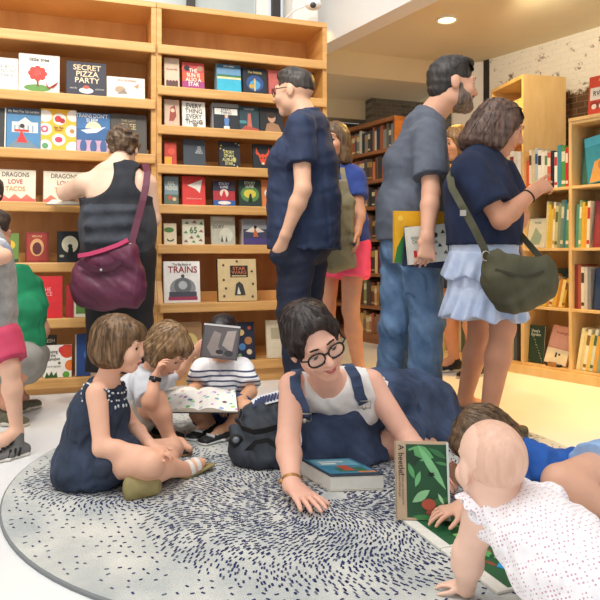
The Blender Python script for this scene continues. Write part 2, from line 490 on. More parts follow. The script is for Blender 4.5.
# ---------------------------------------------------------------- rug
RC, RR = V(.05, 2.42, 0), 1.075
rm = mat('rug_wool', '#d6d6ce', .95, c2='#b2b7b6', vs=6, bump=.6, bs=320, detail=2)
rb = mat('rug_navy', '#262f66', .95, c2='#1d2350', vs=30); re_ = mat('rug_edge', '#7f8283', .95); ry = mat('rug_grey_dash', '#5a6178', .95)
mb = MB(); n = 96; top = .011
ang = [2 * math.pi * i / n for i in range(n)]
ring = lambda r, z: [mb.bm.verts.new((r * math.cos(a), r * math.sin(a), z)) for a in ang]
r0, r1, r2 = ring(RR, 0), ring(RR, .008), ring(RR - .006, top)
for A, Bb, m in ((r0, r1, re_), (r1, r2, re_)):
    for i in range(n):
        f = mb.bm.faces.new((A[i], A[(i + 1) % n], Bb[(i + 1) % n], Bb[i])); f.material_index = mb.mi(m)
f = mb.bm.faces.new(r2); f.material_index = mb.mi(rm); f = mb.bm.faces.new(r0[::-1]); f.material_index = mb.mi(re_)
rr = random.Random(3)
cen = [(.06, -.32, .62), (-.66, -.10, .36), (.60, .55, .45)]         # sunbursts: x, y, radius (rug space)
def dash(x, y, a, L, w, m):
    dx, dy = math.cos(a), math.sin(a); z = top + .0012
    q = [(x + dx * L * p - dy * w * s_, y + dy * L * p + dx * w * s_, z) for p, s_ in ((-.5, -.5), (.5, -.5), (.5, .5), (-.5, .5))]
    if all(math.hypot(p[0], p[1]) < RR - .015 for p in q): mb.quad(q, m)
# swirling dashes: rings of short strokes about each sunburst
for ci, (cx, cy, R) in enumerate(cen):
    r = .05
    while r < R:
        dens = 1.0 - .55 * (r / R) ** 2
        k = max(6, int(2 * math.pi * r / (.0108 / dens)))
        ph = rr.random() * 6
        for i in range(k):
            if rr.random() > .82: continue
            a = 2 * math.pi * i / k + ph + rr.uniform(-.3, .3) / k
            q = r + rr.uniform(-.008, .008); x, y = cx + q * math.cos(a), cy + q * math.sin(a)
            if ci and math.hypot(x - cen[0][0], y - cen[0][1]) < cen[0][2] * .95: continue
            if ci == 0 and any(math.hypot(x - c[0], y - c[1]) < c[2] * .5 for c in cen[1:]): continue
            tw = .55 * math.sin(2.6 * r / R * math.pi)
            dash(x, y, a + tw + rr.uniform(-.12, .12), rr.uniform(.010, .017), rr.uniform(.0040, .0058), rb if rr.random() < .88 else ry)
        r += .0138
# sparse rows of dots over the rest
k = 0; y = -1.05
while y < 1.05:
    x = -1.05 + (k % 2) * .016
    while x < 1.05:
        px, py = x + rr.uniform(-.008, .008), y + rr.uniform(-.006, .006)
        if math.hypot(px, py) < RR - .02 and all(math.hypot(px - c[0], py - c[1]) > c[2] * 1.0 for c in cen):
            near = min(math.hypot(px - c[0], py - c[1]) - c[2] for c in cen)
            if rr.random() < (.85 if near < .1 else .6): dash(px, py, rr.choice([.5, .6, 2.4, 2.5]) + rr.uniform(-.3, .3), rr.uniform(.008, .012), .0052, rb if near < .12 or rr.random() < .35 else ry)
        x += .034
    y += .030; k += 1
o = mb.build('round_rug', loc=(RC[0], RC[1], 0), fix=False)
tag(o, 'large round pale rug with navy dash sunburst pattern under the seated group', 'rug')
# ---------------------------------------------------------------- shelving with face-out books
maple = wood('maple_warm', '#e2ae6a', '#cd964e', (.5, .5, 3.0)); maple_h = wood('maple_shelf', '#e4b272', '#d09c58', (.35, .35, 5.0))
maple_b = wood('maple_back', '#e0a864', '#cc9250', (1.2, 1.2, .3))
birch = wood('birch_ply', '#e6c488', '#d9b274', (1.5, 1.5, .4)); oakd = wood('orange_wood', '#a0673a', '#84522c', (.6, .6, 3))
page = mat('page_cream', '#f1e9d6', .85, var=.04, vs=60)

def frame(o, x, y, z):     # 4x4 from origin and axes
    M = Matrix.Identity(4)
    for i in range(3):
        M[i][0], M[i][1], M[i][2], M[i][3] = x[i], y[i], z[i], o[i]
    return M

def book_mesh(w, h, t, cm, name='book', label_bands=None, spine=None):
    """book in local space: x width (spine at x=0), z height, y thickness (front cover at y=0)"""
    mb = MB(); c = .0025; ov = .002; sm = spine or cm
    mb.box((0, 0, 0), (w, c, h), cm); mb.box((0, t - c, 0), (w, t, h), cm)
    mb.box((-.001, 0, 0), (c, t, h), sm)
    for z0, z1, m in (label_bands or ()): mb.box((-.0018, .0012, h * z0), (-.0008, t - .0012, h * z1), m)
    return mb
def book_pages(w, h, t):
    mb = MB(); c = .0025; mb.box((c * .8, c, .003), (w - .003, t - c, h - .003), page); return mb

def clip01(pts):
    for ax, lim, sg in ((0, .004, 1), (0, .996, -1), (1, .004, 1), (1, .996, -1)):
        out = []
        for i in range(len(pts)):
            p_, q_ = pts[i], pts[(i + 1) % len(pts)]; dp, dq = sg * (p_[ax] - lim), sg * (q_[ax] - lim)
            if dp >= 0: out.append(p_)
            if (dp >= 0) != (dq >= 0):
                f = dp / (dp - dq); out.append((p_[0] + (q_[0] - p_[0]) * f, p_[1] + (q_[1] - p_[1]) * f))
        pts = out
        if len(pts) < 3: return []
    return pts

def art(o, w, h, shapes):
    """flat print on the front cover: unit square coordinates, y up"""
    ill = MB(); ti = MB(); z = 0
    for i, s in enumerate(shapes):
        y = -.0006 - .00025 * i
        if s[0] in 'rcp' and len(s[0]) == 1:
            if s[0] == 'r': x0, y0, x1, y1 = s[1:5]; pts = [(x0, y0), (x1, y0), (x1, y1), (x0, y1)]; cc = s[5]
            elif s[0] == 'c':
                x, yy, r_, cc = s[1:5]; ry_ = s[5] if len(s) > 5 else r_; pts = [(x + r_ * math.cos(a), yy + ry_ * w / h * math.sin(a)) for a in np.linspace(0, 2 * math.pi, 22)[:-1]]
            else: pts, cc = list(s[1]), s[2]
            pts = clip01(pts)
            if pts: ill.quad([(px_ * w, y, py_ * h) for px_, py_ in pts], flat(cc))
        elif s[0] == 't':
            _, tx, x, yy, sz, c = s[:6]; sq = s[6] if len(s) > 6 else .9
            M = frame((x * w, y, yy * h), (1, 0, 0), (0, 0, 1), (0, -1, 0)); text_mesh(ti, tx, M, sz * h, flat(c), .0002, squash=sq, bold=.012)
    if len(ill.bm.faces): ill.build('illustration', o, fix=False)
    else: ill.bm.free()
    if len(ti.bm.faces): ti.build('title', o, fix=False)
    else: ti.bm.free()

def put_book(name, M, w, h, t, cover, label, group=None, shapes=(), bands=None, spine=None, cat='book'):
    o = book_mesh(w, h, t, flat(cover), name, bands, flat(spine) if spine else None).build(name)
    o.matrix_world = M
    book_pages(w, h, t).build('page_block', o)
    if shapes: art(o, w, h, shapes)
    return tag(o, label, cat, group)

# --- the two tall display units
LV = {'R': [(45, 0), (86, 0), (125, 0), (164, 0), (204, 0), (244, 0), (303, 1), (364, 1)],
      'L': [(44, 0), (100, 0), (154, 0), (204, 0), (261, 0), (314, 1), (371, 1)]}
def lvz(u, i):
    y, fw = LV[u][i]; y = y + (1.5 if u == 'L' else .8); d = (3.973 if u == 'R' else 3.967) - (.095 if fw else 0)
    return CAMH - (y - HOR) / F0 * d
def unit(u, s0, s1, label):
    t = thing('display_bookcase', label, 'bookcase', SP((s0 + s1) / 2, .2, 0))
    B = np.array(t.location)
    def bx(name, a, b, n0, n1, z0, z1, m, par=t, bev=.003):
        mb = MB(); M = frame(SO - B, SU, SN, (0, 0, 1)); mb.box((a, n0, z0), (b, n1, z1), m, M, bev); return mb.build(name, par)
    H = 2.363; th = .030
    for a in (s0, s1 - th):        # side panels, stepping forward at the base
        mb = MB(); M = frame(SO - B, SU, SN, (0, 0, 1))
        prof = [(.36, 0), (-.095, 0), (-.095, .50), (0, .64), (0, H), (.36, H)]
        A = [mb.bm.verts.new(M @ Vector((a, n, z))) for n, z in prof]; C = [mb.bm.verts.new(M @ Vector((a + th, n, z))) for n, z in prof]
        k = mb.mi(maple); mb.bm.faces.new(A); mb.bm.faces.new(C[::-1])
        for i in range(6): mb.bm.faces.new((A[i], A[(i + 1) % 6], C[(i + 1) % 6], C[i]))
        mb.build('side_panel', t)
    bx('back_panel', s0 + th, s1 - th, .34, .36, 0, H, maple_b)
    bx('top_board', s0, s1, -.004, .36, H - .035, H, maple_h)
    bx('kickboard', s0 + th, s1 - th, -.090, -.06, 0, lvz(u, len(LV[u]) - 1) - .03, maple_h)
    for i, (y, fw) in enumerate(LV[u]):
        z = lvz(u, i); f0 = -.095 if fw else 0
        o = bx('shelf', s0 + th, s1 - th, f0 + .0, .34, z - .028, z, maple_h)
        bx('front_lip', s0 + .006, s1 - .006, f0 - .022, f0 + .0, z - .055, z + .003, maple_h, o, .006)
        if i: bx('backstop', s0 + th, s1 - th, f0 + .19, f0 + .205, z, z + .06, maple_b, o)
    return t
unit('R', shelf_s(156.6)[0], 1.075, 'tall warm maple display bookcase on the right of the pair, holding smaller books')
unit('L', -1.42, shelf_s(156.6)[0] - .002, 'tall warm maple display bookcase on the left, holding large picture books')

def face_book(u, lev, x0, x1, ytop, cover, label, shapes=(), t=.014, group=None, stack=0, name='picture_book', spine=None, lean=.16, deep=0.0):
    sa, d0 = shelf_s(x0); sb, d1 = shelf_s(x1); fw = LV[u][lev][1]; z = lvz(u, lev); off = -.095 if fw else 0
    d = (d0 + d1) / 2 + off + .03; w = (sb - sa) * (1 - (.024 if fw else -.004)); h = CAMH - (ytop - HOR) / F0 * d - z - .002
    if fw:   # the forward shelves sit nearer: recompute the along-shelf position for that depth
        sh = lambda px: (((px - 300) / F0) * (4.25 - .10) / (1 - .33 * (px - 300) / F0) + .84 - .0297) / .9496
        sa, sb = sh(x0), sh(x1); w = sb - sa
    if lev: h = min(h, (lvz(u, lev - 1) - .030 - z) / math.cos(lean) - .008 - t * math.sin(lean))
    for i in range(stack, -1, -1):
        p = SP(sa, off + .018 + deep + i * (t + .003), z + .0008)
        yv = SN * math.cos(lean) + V(0, 0, -math.sin(lean)); zv = V(0, 0, math.cos(lean)) + SN * math.sin(lean)
        p = p + V(0, 0, math.sin(lean) * t)
        M = frame(p, SU, yv, zv)
        short = ' '.join(label.split(',')[0].split()[:5])
        put_book(name, M, w, h, t, cover, label if i == 0 else 'spare copy, %s behind the front one of the %s stack' % (ORD[i - 1], short), group, shapes if i == 0 else (), spine=spine)


r, c, p, t_ = 'r', 'c', 'p', 't'
# left unit, second shelf (y 100)
face_book('L', 1, -22, 17, 56, '#efebe0', 'cream picture book with grey hand-lettered title at the left frame edge', [(t_, 'A BOY\nAND HIS\nNiece', .72, .6, .15, '#8a8a86')])
face_book('L', 1, 18, 59, 53, '#f2ede2', 'white picture book with a red tree on a green mound', [(c, .46, .12, .33, '#5d8f3c', .10), (r, .44, .15, .49, .50, '#7a4a30')] + [(c, .46 + .16 * math.cos(a), .50 + .13 * math.sin(a), .075, '#c03428') for a in np.linspace(0, 6.28, 9)[:-1]] + [(c, .46, .52, .09, '#d2463a'), (p, [(.66, .28), (.74, .16), (.92, .20), (.98, .32), (.86, .14), (.70, .12)], '#a83a2c'), (t_, 'little tree', .5, .86, .13, '#4a4a4a', .95)])
face_book('L', 1, 66, 106, 61, '#2a2a3a', 'navy picture book with jagged cream pizza party lettering', [(t_, 'SECRET\nPIZZA\nPARTY', .52, .64, .22, '#f0d9b0', 1.0), (c, .5, .16, .18, '#e8e4da', .08), (c, .5, .26, .08, '#c0503a', .05), (t_, 'words', .18, .22, .08, '#b9b4a8'), (t_, 'pictures', .84, .22, .08, '#b9b4a8')])
face_book('L', 1, 107, 145, 77, '#ece4d4', 'low landscape picture book with faint sketches of animals', [(c, .35, .42, .14, '#b49a7a', .10), (p, [(.25, .2), (.45, .45), (.55, .25)], '#8f8478'), (p, [(.7, .6), (.85, .75), (.82, .5)], '#c28a6a'), (t_, 'CAT IN THE CROSSING', .52, .84, .13, '#b05a44', .6)])
# third shelf (y 154)
face_book('L', 2, -16, 5, 106, '#2b2a2c', 'dark book cut by the left frame edge on the third shelf', [(r, .94, 0, 1, 1, '#e8e2d4')])
face_book('L', 2, 5.5, 40, 107, '#4a86b4', 'blue picture book with a girl in red before a white palace', [(r, 0, .84, 1, 1, '#33475c'), (t_, 'My Best Pop Up London', .5, .92, .085, '#e8e4d8', .8), (r, .16, .40, .92, .66, '#dcdcd2'), (p, [(.35, .66), (.54, .78), (.73, .66)], '#dcdcd2')] + [(r, .22 + .13 * i, .42, .27 + .13 * i, .58, '#8fa5b4') for i in range(5)] + [(p, [(0, 0), (.45, .35), (1, 0)], '#6f8796'), (p, [(.30, .15), (.44, .46), (.62, .15)], '#d8322e'), (r, .24, .42, .66, .47, '#d8322e'), (c, .46, .56, .07, '#3a2420')])
face_book('L', 2, 40.5, 76, 108, '#f0b72e', 'yellow picture book covered in white plates of treats', [(c, x, y, .19, '#f4ece2', .19) for x, y in ((.12, .82), (.52, .76), (.92, .86), (.12, .50), (.88, .48), (.50, .26), (.12, .10), (.90, .08))] + [(c, .48, .76, .10, '#c8242c'), (c, .60, .72, .08, '#b01c28'), (c, .1, .50, .11, '#e05a78', .11), (c, .1, .50, .05, '#f4ece2', .05), (c, .5, .26, .11, '#e23a5a', .09), (c, .88, .48, .07, '#b88648'), (c, .12, .1, .09, '#5a9a6a'), (t_, 'Baa Baa\nSmart', .50, .52, .075, '#5a3a20')])
face_book('L', 2, 76.5, 110, 112, '#3c74ac', 'blue picture book with a pale moon over a lilac viaduct', [(r, 0, 0, 1, .30, '#c9a0b8'), (c, .5, .60, .24, '#f0e2b8'), (r, 0, .30, 1, .60, '#2d5f96'), (p, [(.12, .55), (.5, .60), (.88, .66), (.6, .50), (.3, .47)], '#dfe4ec')] + [(c, .2 + .3 * i, .14, .10, '#3d5f92', .22) for i in range(3)] + [(t_, "TRAINS DON'T\nSLEEP", .46, .86, .14, '#f2f2ec', .78)])
face_book('L', 2, 110.5, 147, 113, '#4c4741', 'charcoal book with gold lettering directly above the tank-top woman', [(t_, 'THE LAST', .5, .83, .09, '#a99a72'), (t_, 'TREE', .5, .68, .20, '#cdb578', .8), (c, .5, .3, .2, '#6a6154', .3)])
# fourth shelf (y 204)
tac = lambda: [(r, 0, 0, 1, .10, '#d9695a')] + [(p, [(.05 + .3 * i, .10), (.18 + .3 * i, .24), (.34 + .3 * i, .10)], '#dd7a62') for i in range(3)] + [(t_, 'DRAGONS', .5, .84, .20, '#6a5f58', .8), (t_, 'LOVE', .5, .62, .20, '#c04a40', .85), (t_, 'TACOS', .5, .40, .20, '#e09a5a', .85)]
face_book('L', 3, -6, 35, 169, '#eadfc8', 'cream dragon picture book standing left of its twin, fully in view', tac())
face_book('L', 3, 43, 84, 171, '#eadfc8', 'cream dragon picture book whose right side the woman\'s arm hides', tac())
# fifth shelf (y 261)
face_book('L', 4, 1, 18, 233, '#6a8a3a', 'small green and yellow book beside the squatter\'s head', [(c, .5, .6, .3, '#e0b83a'), (c, .4, .3, .2, '#b8402e'), (r, 0, 0, 1, .12, '#2e4a24')])
face_book('L', 4, 25, 48, 232, '#8a241c', 'dark red book with a gold arched emblem', [(r, .08, .06, .92, .94, '#a23426'), (c, .5, .5, .30, '#d8a068', .42), (c, .5, .46, .2, '#5a1c18', .3), (t_, 'RED FOX', .5, .86, .08, '#e6c48a')])
face_book('L', 4, 57, 80, 231, '#1d1e22', 'black book with a big cream moon behind a silhouette', [(c, .55, .58, .36, '#e9e2c4', .40), (p, [(.42, .1), (.50, .52), (.60, .56), (.68, .44), (.70, .1)], '#141416'), (c, .56, .52, .10, '#141416'), (c, .2, .2, .1, '#b8b49a', .06)])
# sixth shelf (y 314)
face_book('L', 5, 37, 62, 276, '#d4202a', 'plain bright red book beside the green t-shirt', [(t_, 'THE\nFACE', .35, .62, .13, '#f0a0a0')])
face_book('L', 5, 66, 73, 285, '#b01c26', 'slim crimson book left of the burgundy bag', t=.02)
face_book('L', 5, 74, 92, 284, '#e9e4d4', 'cream and green book half hidden by the burgundy bag', [(r, .1, .1, .9, .4, '#5e8a3e')])
face_book('L', 5, 124, 143, 284, '#c9b894', 'tan book peeping out right of the black leggings', [(c, .5, .5, .3, '#8a6a40')])
# lowest shelf (y 371)
face_book('L', 6, 39, 56, 336, '#3a3a30', 'dark book standing behind the strawberry cookbook', [(t_, 'FRESH', .5, .85, .12, '#e6ddc4'), (r, 0, 0, 1, .6, '#d8cfb4')], lean=.10, deep=.045)
face_book('L', 6, 43, 71.5, 345, '#f2efe6', 'white cookbook with strawberries, peach and green leaves', [(c, .84, .80, .26, '#d8442a'), (c, .62, .84, .09, '#d4323a', .12), (c, .96, .36, .2, '#e87a2e'), (c, .56, .44, .05, '#5a6a2a'), (p, [(.05, 0), (.12, .18), (.2, .06), (.28, .2), (.36, .06), (.46, .18), (.5, 0)], '#2e5a2a'), (c, .8, .08, .12, '#5aa03a'), (t_, 'Eating\nthe\nAlphabet', .34, .68, .13, '#4a4a44', .85), (t_, 'Fruits & Vegetables', .36, .34, .06, '#6a6a60')], lean=.10, t=.012)
face_book('L', 6, 75, 96, 334, '#2b4f92', 'blue book on the lowest shelf behind the girl\'s head', [(r, 0, 0, .06, 1, '#dcd6c4'), (c, .6, .5, .2, '#4a78c0')])

# right unit, shelf 2 (y 86)
G = 'face-out paperbacks on the right display bookcase'
fb = lambda lev, x0, x1, y, cov, lab, sh=(), **k: face_book('R', lev, x0, x1, y, cov, lab, sh, group=G, name='paperback', **k)
fb(1, 165, 180, 57, '#d6bfa4', 'beige paperback with small dark figures, first on the top book row', [(r, .1, .0, .9, .22, '#5a3a34')] + [(c, .2 + .2 * i, .22, .08, '#6a2f2c') for i in range(4)] + [(t_, 'the only road', .5, .62, .09, '#b06a58', .7)])
fb(1, 183, 205, 62, '#d8443a', 'orange and purple paperback with stacked white sun and star title', [(r, 0, 0, 1, .30, '#a03a78'), (r, 0, .30, 1, .62, '#dc5a34'), (r, 0, .62, 1, 1, '#c94a4a'), (c, .22, .78, .14, '#2a2422'), (c, .8, .80, .13, '#b08a6a'), (t_, 'THE\nSUN IS\nALSO A\nSTAR', .5, .44, .20, '#f6f0e4', .8)])
fb(1, 218, 242, 64, '#2f7fa0', 'teal seaside paperback, front of a stack of copies', [(r, 0, 0, 1, .46, '#38b0cc'), (r, 0, .46, 1, .56, '#d8cfa0'), (p, [(0, .56), (.3, .68), (.6, .58), (1, .62), (1, .54), (0, .54)], '#3f7a4a'), (r, 0, .62, 1, 1, '#6fa0c4'), (r, 0, .86, 1, 1, '#3f6a86'), (t_, 'THE SUMMER', .5, .92, .08, '#f2f2ec', .8)], stack=2, t=.03, spine='#8fb0b8')
fb(1, 244, 268, 68, '#16202e', 'dark space paperback with gold script and a blue glow', [(c, .5, .42, .36, '#2c4e86', .34), (c, .5, .36, .22, '#4a9ac8', .2), (r, .46, .12, .52, .6, '#d8b860'), (c, .35, .3, .1, '#c0a040'), (t_, 'The Nebula', .5, .84, .14, '#d0b468', .8)], t=.024)
fb(1, 270, 290, 70, '#c0605a', 'dusty pink paperback partly behind the man\'s forehead', [(r, .1, .1, .9, .3, '#a04a48')])
# shelf 3 (y 125)
fb(2, 165, 180, 99, '#cdb096', 'tan paperback with a red painted face, first on its row', [(p, [(.3, .2), (.4, .7), (.7, .8), (.8, .4), (.6, .2)], '#9a4436'), (c, .55, .6, .14, '#e0c0a4')])
fb(2, 183, 206, 101, '#efebdf', 'white paperback with big charcoal title over floral sketches', [(c, .2, .3, .08, '#b9b4a8'), (c, .8, .2, .1, '#b4a894'), (c, .55, .1, .1, '#8a8478'), (t_, 'EVERY\nTHING\nEVERY\nTHING', .5, .52, .24, '#3c3a38', .85)])
fb(2, 214, 240, 103, '#20242c', 'black paperback with white title and blue figure, front of its stack', [(r, 0, .84, 1, 1, '#8a8a88'), (r, .06, .56, .94, .80, '#e9e6de'), (t_, 'EVERY\nTHING', .5, .69, .15, '#20242c', .9), (p, [(.44, .1), (.42, .4), (.5, .5), (.62, .4), (.58, .1)], '#5a86c0'), (c, .51, .5, .07, '#e0b898'), (r, .4, .02, .62, .12, '#e9e6de')], stack=3, t=.026, spine='#cfd2d4')
fb(2, 240.5, 260, 106, '#28424a', 'dark teal paperback with a red lighthouse shape', [(p, [(.38, .1), (.44, .72), (.58, .72), (.64, .1)], '#c46a5a'), (p, [(0, 0), (.3, .22), (1, .1), (1, 0)], '#b0503f'), (r, 0, .3, .36, .42, '#4a8a92'), (t_, 'IT ENDED', .5, .88, .1, '#cfd6d4')])
fb(2, 261, 284, 107, '#1f2022', 'dark paperback with a portrait in a brown coat', [(c, .52, .60, .17, '#c89a7c', .22), (c, .5, .70, .2, '#3a2a22', .14), (p, [(.2, 0), (.3, .34), (.52, .42), (.8, .32), (.95, 0)], '#a07a58')])
# shelf 4 (y 164)
fb(3, 165, 177, 142, '#c03a24', 'red paperback with a yellow patch at the divider', [(r, .0, .0, .6, .36, '#e0a028'), (c, .6, .6, .3, '#d8503a')])
fb(3, 184, 206, 139, '#39424a', 'dark slate paperback with tiny offset title', [(t_, 'LET\nTHE\nGREAT\nWORLD', .72, .6, .085, '#c9ced0', .9)], t=.02)
fb(3, 220, 241, 141, '#22242e', 'black paperback dotted with yellow and green letters', [(c, (i * .37) % 1, ((i * .61) % 1), .035, '#e0c84a' if i % 2 else '#c9c9c0') for i in range(14)] + [(c, .72, .3, .08, '#c8c060', .12), (t_, 'STORY\nOF AN\nAUGUST\nSTAR', .46, .36, .17, '#d8d48a', .75)])
fb(3, 254, 274, 144, '#1e2328', 'black paperback with an orange horned animal head', [(p, [(.28, .55), (.42, .18), (.58, .18), (.72, .55), (.5, .62)], '#dd4f2c'), (p, [(.18, .9), (.14, .62), (.32, .5), (.36, .6), (.26, .68)], '#dd4f2c'), (p, [(.82, .9), (.86, .62), (.68, .5), (.64, .6), (.74, .68)], '#dd4f2c'), (c, .42, .44, .04, '#1e2328'), (c, .58, .44, .04, '#1e2328'), (c, .5, .22, .06, '#f0d8c8')])
# shelf 5 (y 204)
fb(4, 165, 179, 176, '#7a9298', 'grey-teal paperback with pale block title by the divider', [(r, 0, 0, 1, .36, '#5a6a58'), (c, .4, .25, .16, '#b8503a'), (c, .7, .2, .14, '#d8b090'), (t_, 'REAL\nFRIENDS', .5, .66, .20, '#e6e4d4', .55)])
fb(4, 183, 206, 176, '#d63a34', 'bright red paperback with a white paper plane', [(p, [(.22, .68), (.88, .90), (.76, .42), (.58, .56)], '#ece6da'), (p, [(.58, .56), (.88, .90), (.50, .48)], '#b8b0a4'), (t_, 'THE MISCALCULATIONS', .5, .22, .06, '#f0b8a8', .8)], t=.02)
fb(4, 214, 236, 181, '#27243c', 'navy paperback with red and blue figures, left of the green one', [(r, 0, .22, 1, .6, '#b03038'), (c, .5, .5, .2, '#f0d0c0', .2), (p, [(.3, .2), (.5, .66), (.66, .2)], '#c8303a'), (r, 0, 0, 1, .22, '#2f5a9a'), (c, .5, .12, .3, '#e6e0d8', .08), (t_, 'STICKY\nLUNE', .5, .82, .15, '#e4e2ea', .85)], t=.022)
fb(4, 240, 262, 180, '#23382e', 'green paperback with a yellow glow and small climber', [(c, .5, .46, .42, '#5a8a4a', .36), (c, .5, .48, .28, '#d8c84a', .2), (p, [(.4, .15), (.48, .46), (.56, .5), (.62, .15)], '#1a2420'), (t_, 'STICKY\nLUNE', .5, .82, .15, '#e6ead8', .85)], t=.022)
fb(4, 263, 276, 179, '#d8824a', 'orange paperback mostly hidden by the navy shirt', [(c, .5, .5, .3, '#efe0c8')])
# shelf 6 (y 244)
fb(5, 164.5, 177, 223, '#e2d4b2', 'cream paperback with a green shape at the divider', [(c, .4, .68, .4, '#4f7a3a', .22), (c, .5, .22, .28, '#3a4a30', .16), (c, .5, .26, .2, '#e2d4b2', .12)])
fb(5, 183, 205, 219, '#d8d6c0', 'pale paperback patterned with green leaves and large numerals', [(p, [(x, y), (x + .12, y + .10), (x + .2, y - .02)], '#5a8a50' if i % 2 else '#8a5a50') for i, (x, y) in enumerate(((.05, .1), (.4, .08), (.72, .14), (.05, .45), (.75, .5), (.1, .82), (.45, .86), (.76, .8), (.3, .25), (.6, .3)))] + [(t_, '65', .5, .55, .34, '#3f6a3c')])
fb(5, 212, 236, 216, '#b9b7a4', 'grey-beige paperback with small standing figures', [(r, .08, .84, .92, .96, '#d6d2c0'), (c, .62, .34, .28, '#cfd0bc', .3), (p, [(.4, .1), (.44, .36), (.5, .1)], '#3a3a34'), (p, [(.58, .1), (.62, .32), (.68, .1)], '#4a4a3c'), (t_, 'DORY', .3, .62, .16, '#4a4a42')])
fb(5, 244, 268, 219, '#3b3f5c', 'dark blue paperback with a leaping figure, front of its stack', [(r, 0, .6, 1, 1, '#8f9498'), (p, [(.1, .5), (.5, .74), (.9, .5), (.55, .46)], '#e4dccc'), (p, [(.42, .3), (.5, .72), (.64, .3)], '#c46a3a'), (c, .52, .68, .07, '#2a1c18'), (r, 0, 0, 1, .24, '#4a3f7a')], stack=3, t=.026, spine='#dcd4cc')
# shelf 7 (y 303): large format
face_book('R', 6, 164.5, 201, 261, '#eeeae4', 'big white railway book with red title and grey locomotive', [(c, .52, .34, .36, '#8f9194', .30), (c, .52, .40, .24, '#6a6c70', .24), (c, .52, .42, .12, '#b9bcc0', .12), (r, .14, .10, .90, .26, '#4a4a56'), (r, .12, .06, .92, .14, '#a0385a'), (c, .52, .64, .05, '#4a4a4e'), (t_, 'The Big Book of', .5, .92, .075, '#4a2a2a', .9), (t_, 'TRAINS', .52, .79, .22, '#8f1f2c', .95)], name='large_book')
face_book('R', 6, 219, 258, 259, '#d2ba8a', 'kraft-brown large book with black title plate and small icons', [(r, .32, .56, .78, .84, '#1c1a18'), (t_, 'STAR\nWARS', .55, .72, .11, '#c9734a', 1.2), (r, .36, .58, .74, .61, '#c9b080')] + [(c, x, y, .03, '#4a3a28') for x, y in ((.15, .85), (.15, .5), (.2, .3), (.88, .7), (.9, .4), (.15, .12), (.88, .1), (.5, .94))] + [(p, [(.42, .14), (.46, .40), (.55, .46), (.64, .38), (.70, .14)], '#3a3a38'), (p, [(.48, .16), (.52, .34), (.58, .16)], '#d6d2c4')], name='large_book', t=.03, spine='#2a2622')
# lowest shelf (y 364)
face_book('R', 7, 172, 203, 322, '#a9825a', 'brown and gold large book between the two children\'s heads', [(c, .6, .5, .26, '#d8c07a', .3), (c, .35, .7, .16, '#7a5838'), (r, .5, .1, .8, .3, '#e0cf9a')], name='large_book')
face_book('R', 7, 237, 256, 322, '#20283f', 'navy book of planets leaning beside the boy\'s head', [(c, .3, .72, .16, '#d8b878'), (c, .66, .5, .2, '#b07a4a'), (c, .34, .34, .18, '#4a7ab0'), (c, .7, .2, .14, '#d8c8a0'), (c, .72, .84, .09, '#c0503a'), (c, .2, .12, .09, '#7a9a6a')], name='large_book')
face_book('R', 7, 268, 292, 320, '#e0d6bc', 'cream large book just left of the woman\'s dark hair', [(r, .2, .5, .9, .8, '#b8ae90')], name='large_book')

# ---------------------------------------------------------------- rows of spines
def row_book(M, w, h, t, cover, label, group, band=None, face=None):
    bands = []
    if band: bands = [(.62, .86, flat(band)), (.08, .16, flat(band))]
    return put_book('book', M, w, h, t, cover, label, group, bands=bands, shapes=face or ())

def spine_row(O, U, N, x0, x1, z, specs, where, group, lean=0.0, cnt=None):
    """books standing spine-out: O origin, U along, N into the shelf; specs (thickness, height, depth, colour, band)"""
    x = x0; n = len(specs)
    for i, (t, h, dp, colr, band) in enumerate(specs):
        ca, sa = math.cos(lean), math.sin(lean)
        if x + t * ca + h * sa > x1: break
        p = O + U * x + V(0, 0, z + .0008) + N * .02
        yv = U * ca - V(0, 0, sa) if False else U * ca + V(0, 0, -sa); zv = V(0, 0, ca) + U * sa
        p = p + V(0, 0, t * sa)
        cname = colour_name(colr)
        size = 'thick' if t > .034 else ('slim' if t < .02 else 'mid-thickness')
        row_book(frame(p, N, yv, zv), dp, h, t, colr, '%s %s book, %s from the left %s' % (size, cname, ORD[i], where), group, band)
        x += t / ca + .0012

def colour_name(hx):
    hx = hx.lstrip('#'); R, G_, B_ = [int(hx[i:i + 2], 16) / 255 for i in (0, 2, 4)]
    import colorsys
    h, s, v = colorsys.rgb_to_hsv(R, G_, B_); h *= 360
    if v < .22: return 'black'
    if s < .14: return 'white' if v > .82 else ('grey' if v > .4 else 'charcoal')
    if s < .32 and 25 < h < 70 and v > .7: return 'cream'
    pre = 'dark ' if v < .45 else ('pale ' if s < .35 and v > .7 else '')
    if h < 14 or h > 345: return pre + 'red'
    if h < 40: return pre + ('brown' if v < .62 else 'orange')
    if h < 68: return pre + ('olive' if v < .55 else 'yellow')
    if h < 165: return pre + 'green'
    if h < 195: return pre + 'teal'
    if h < 255: return pre + 'blue'
    return pre + 'purple'

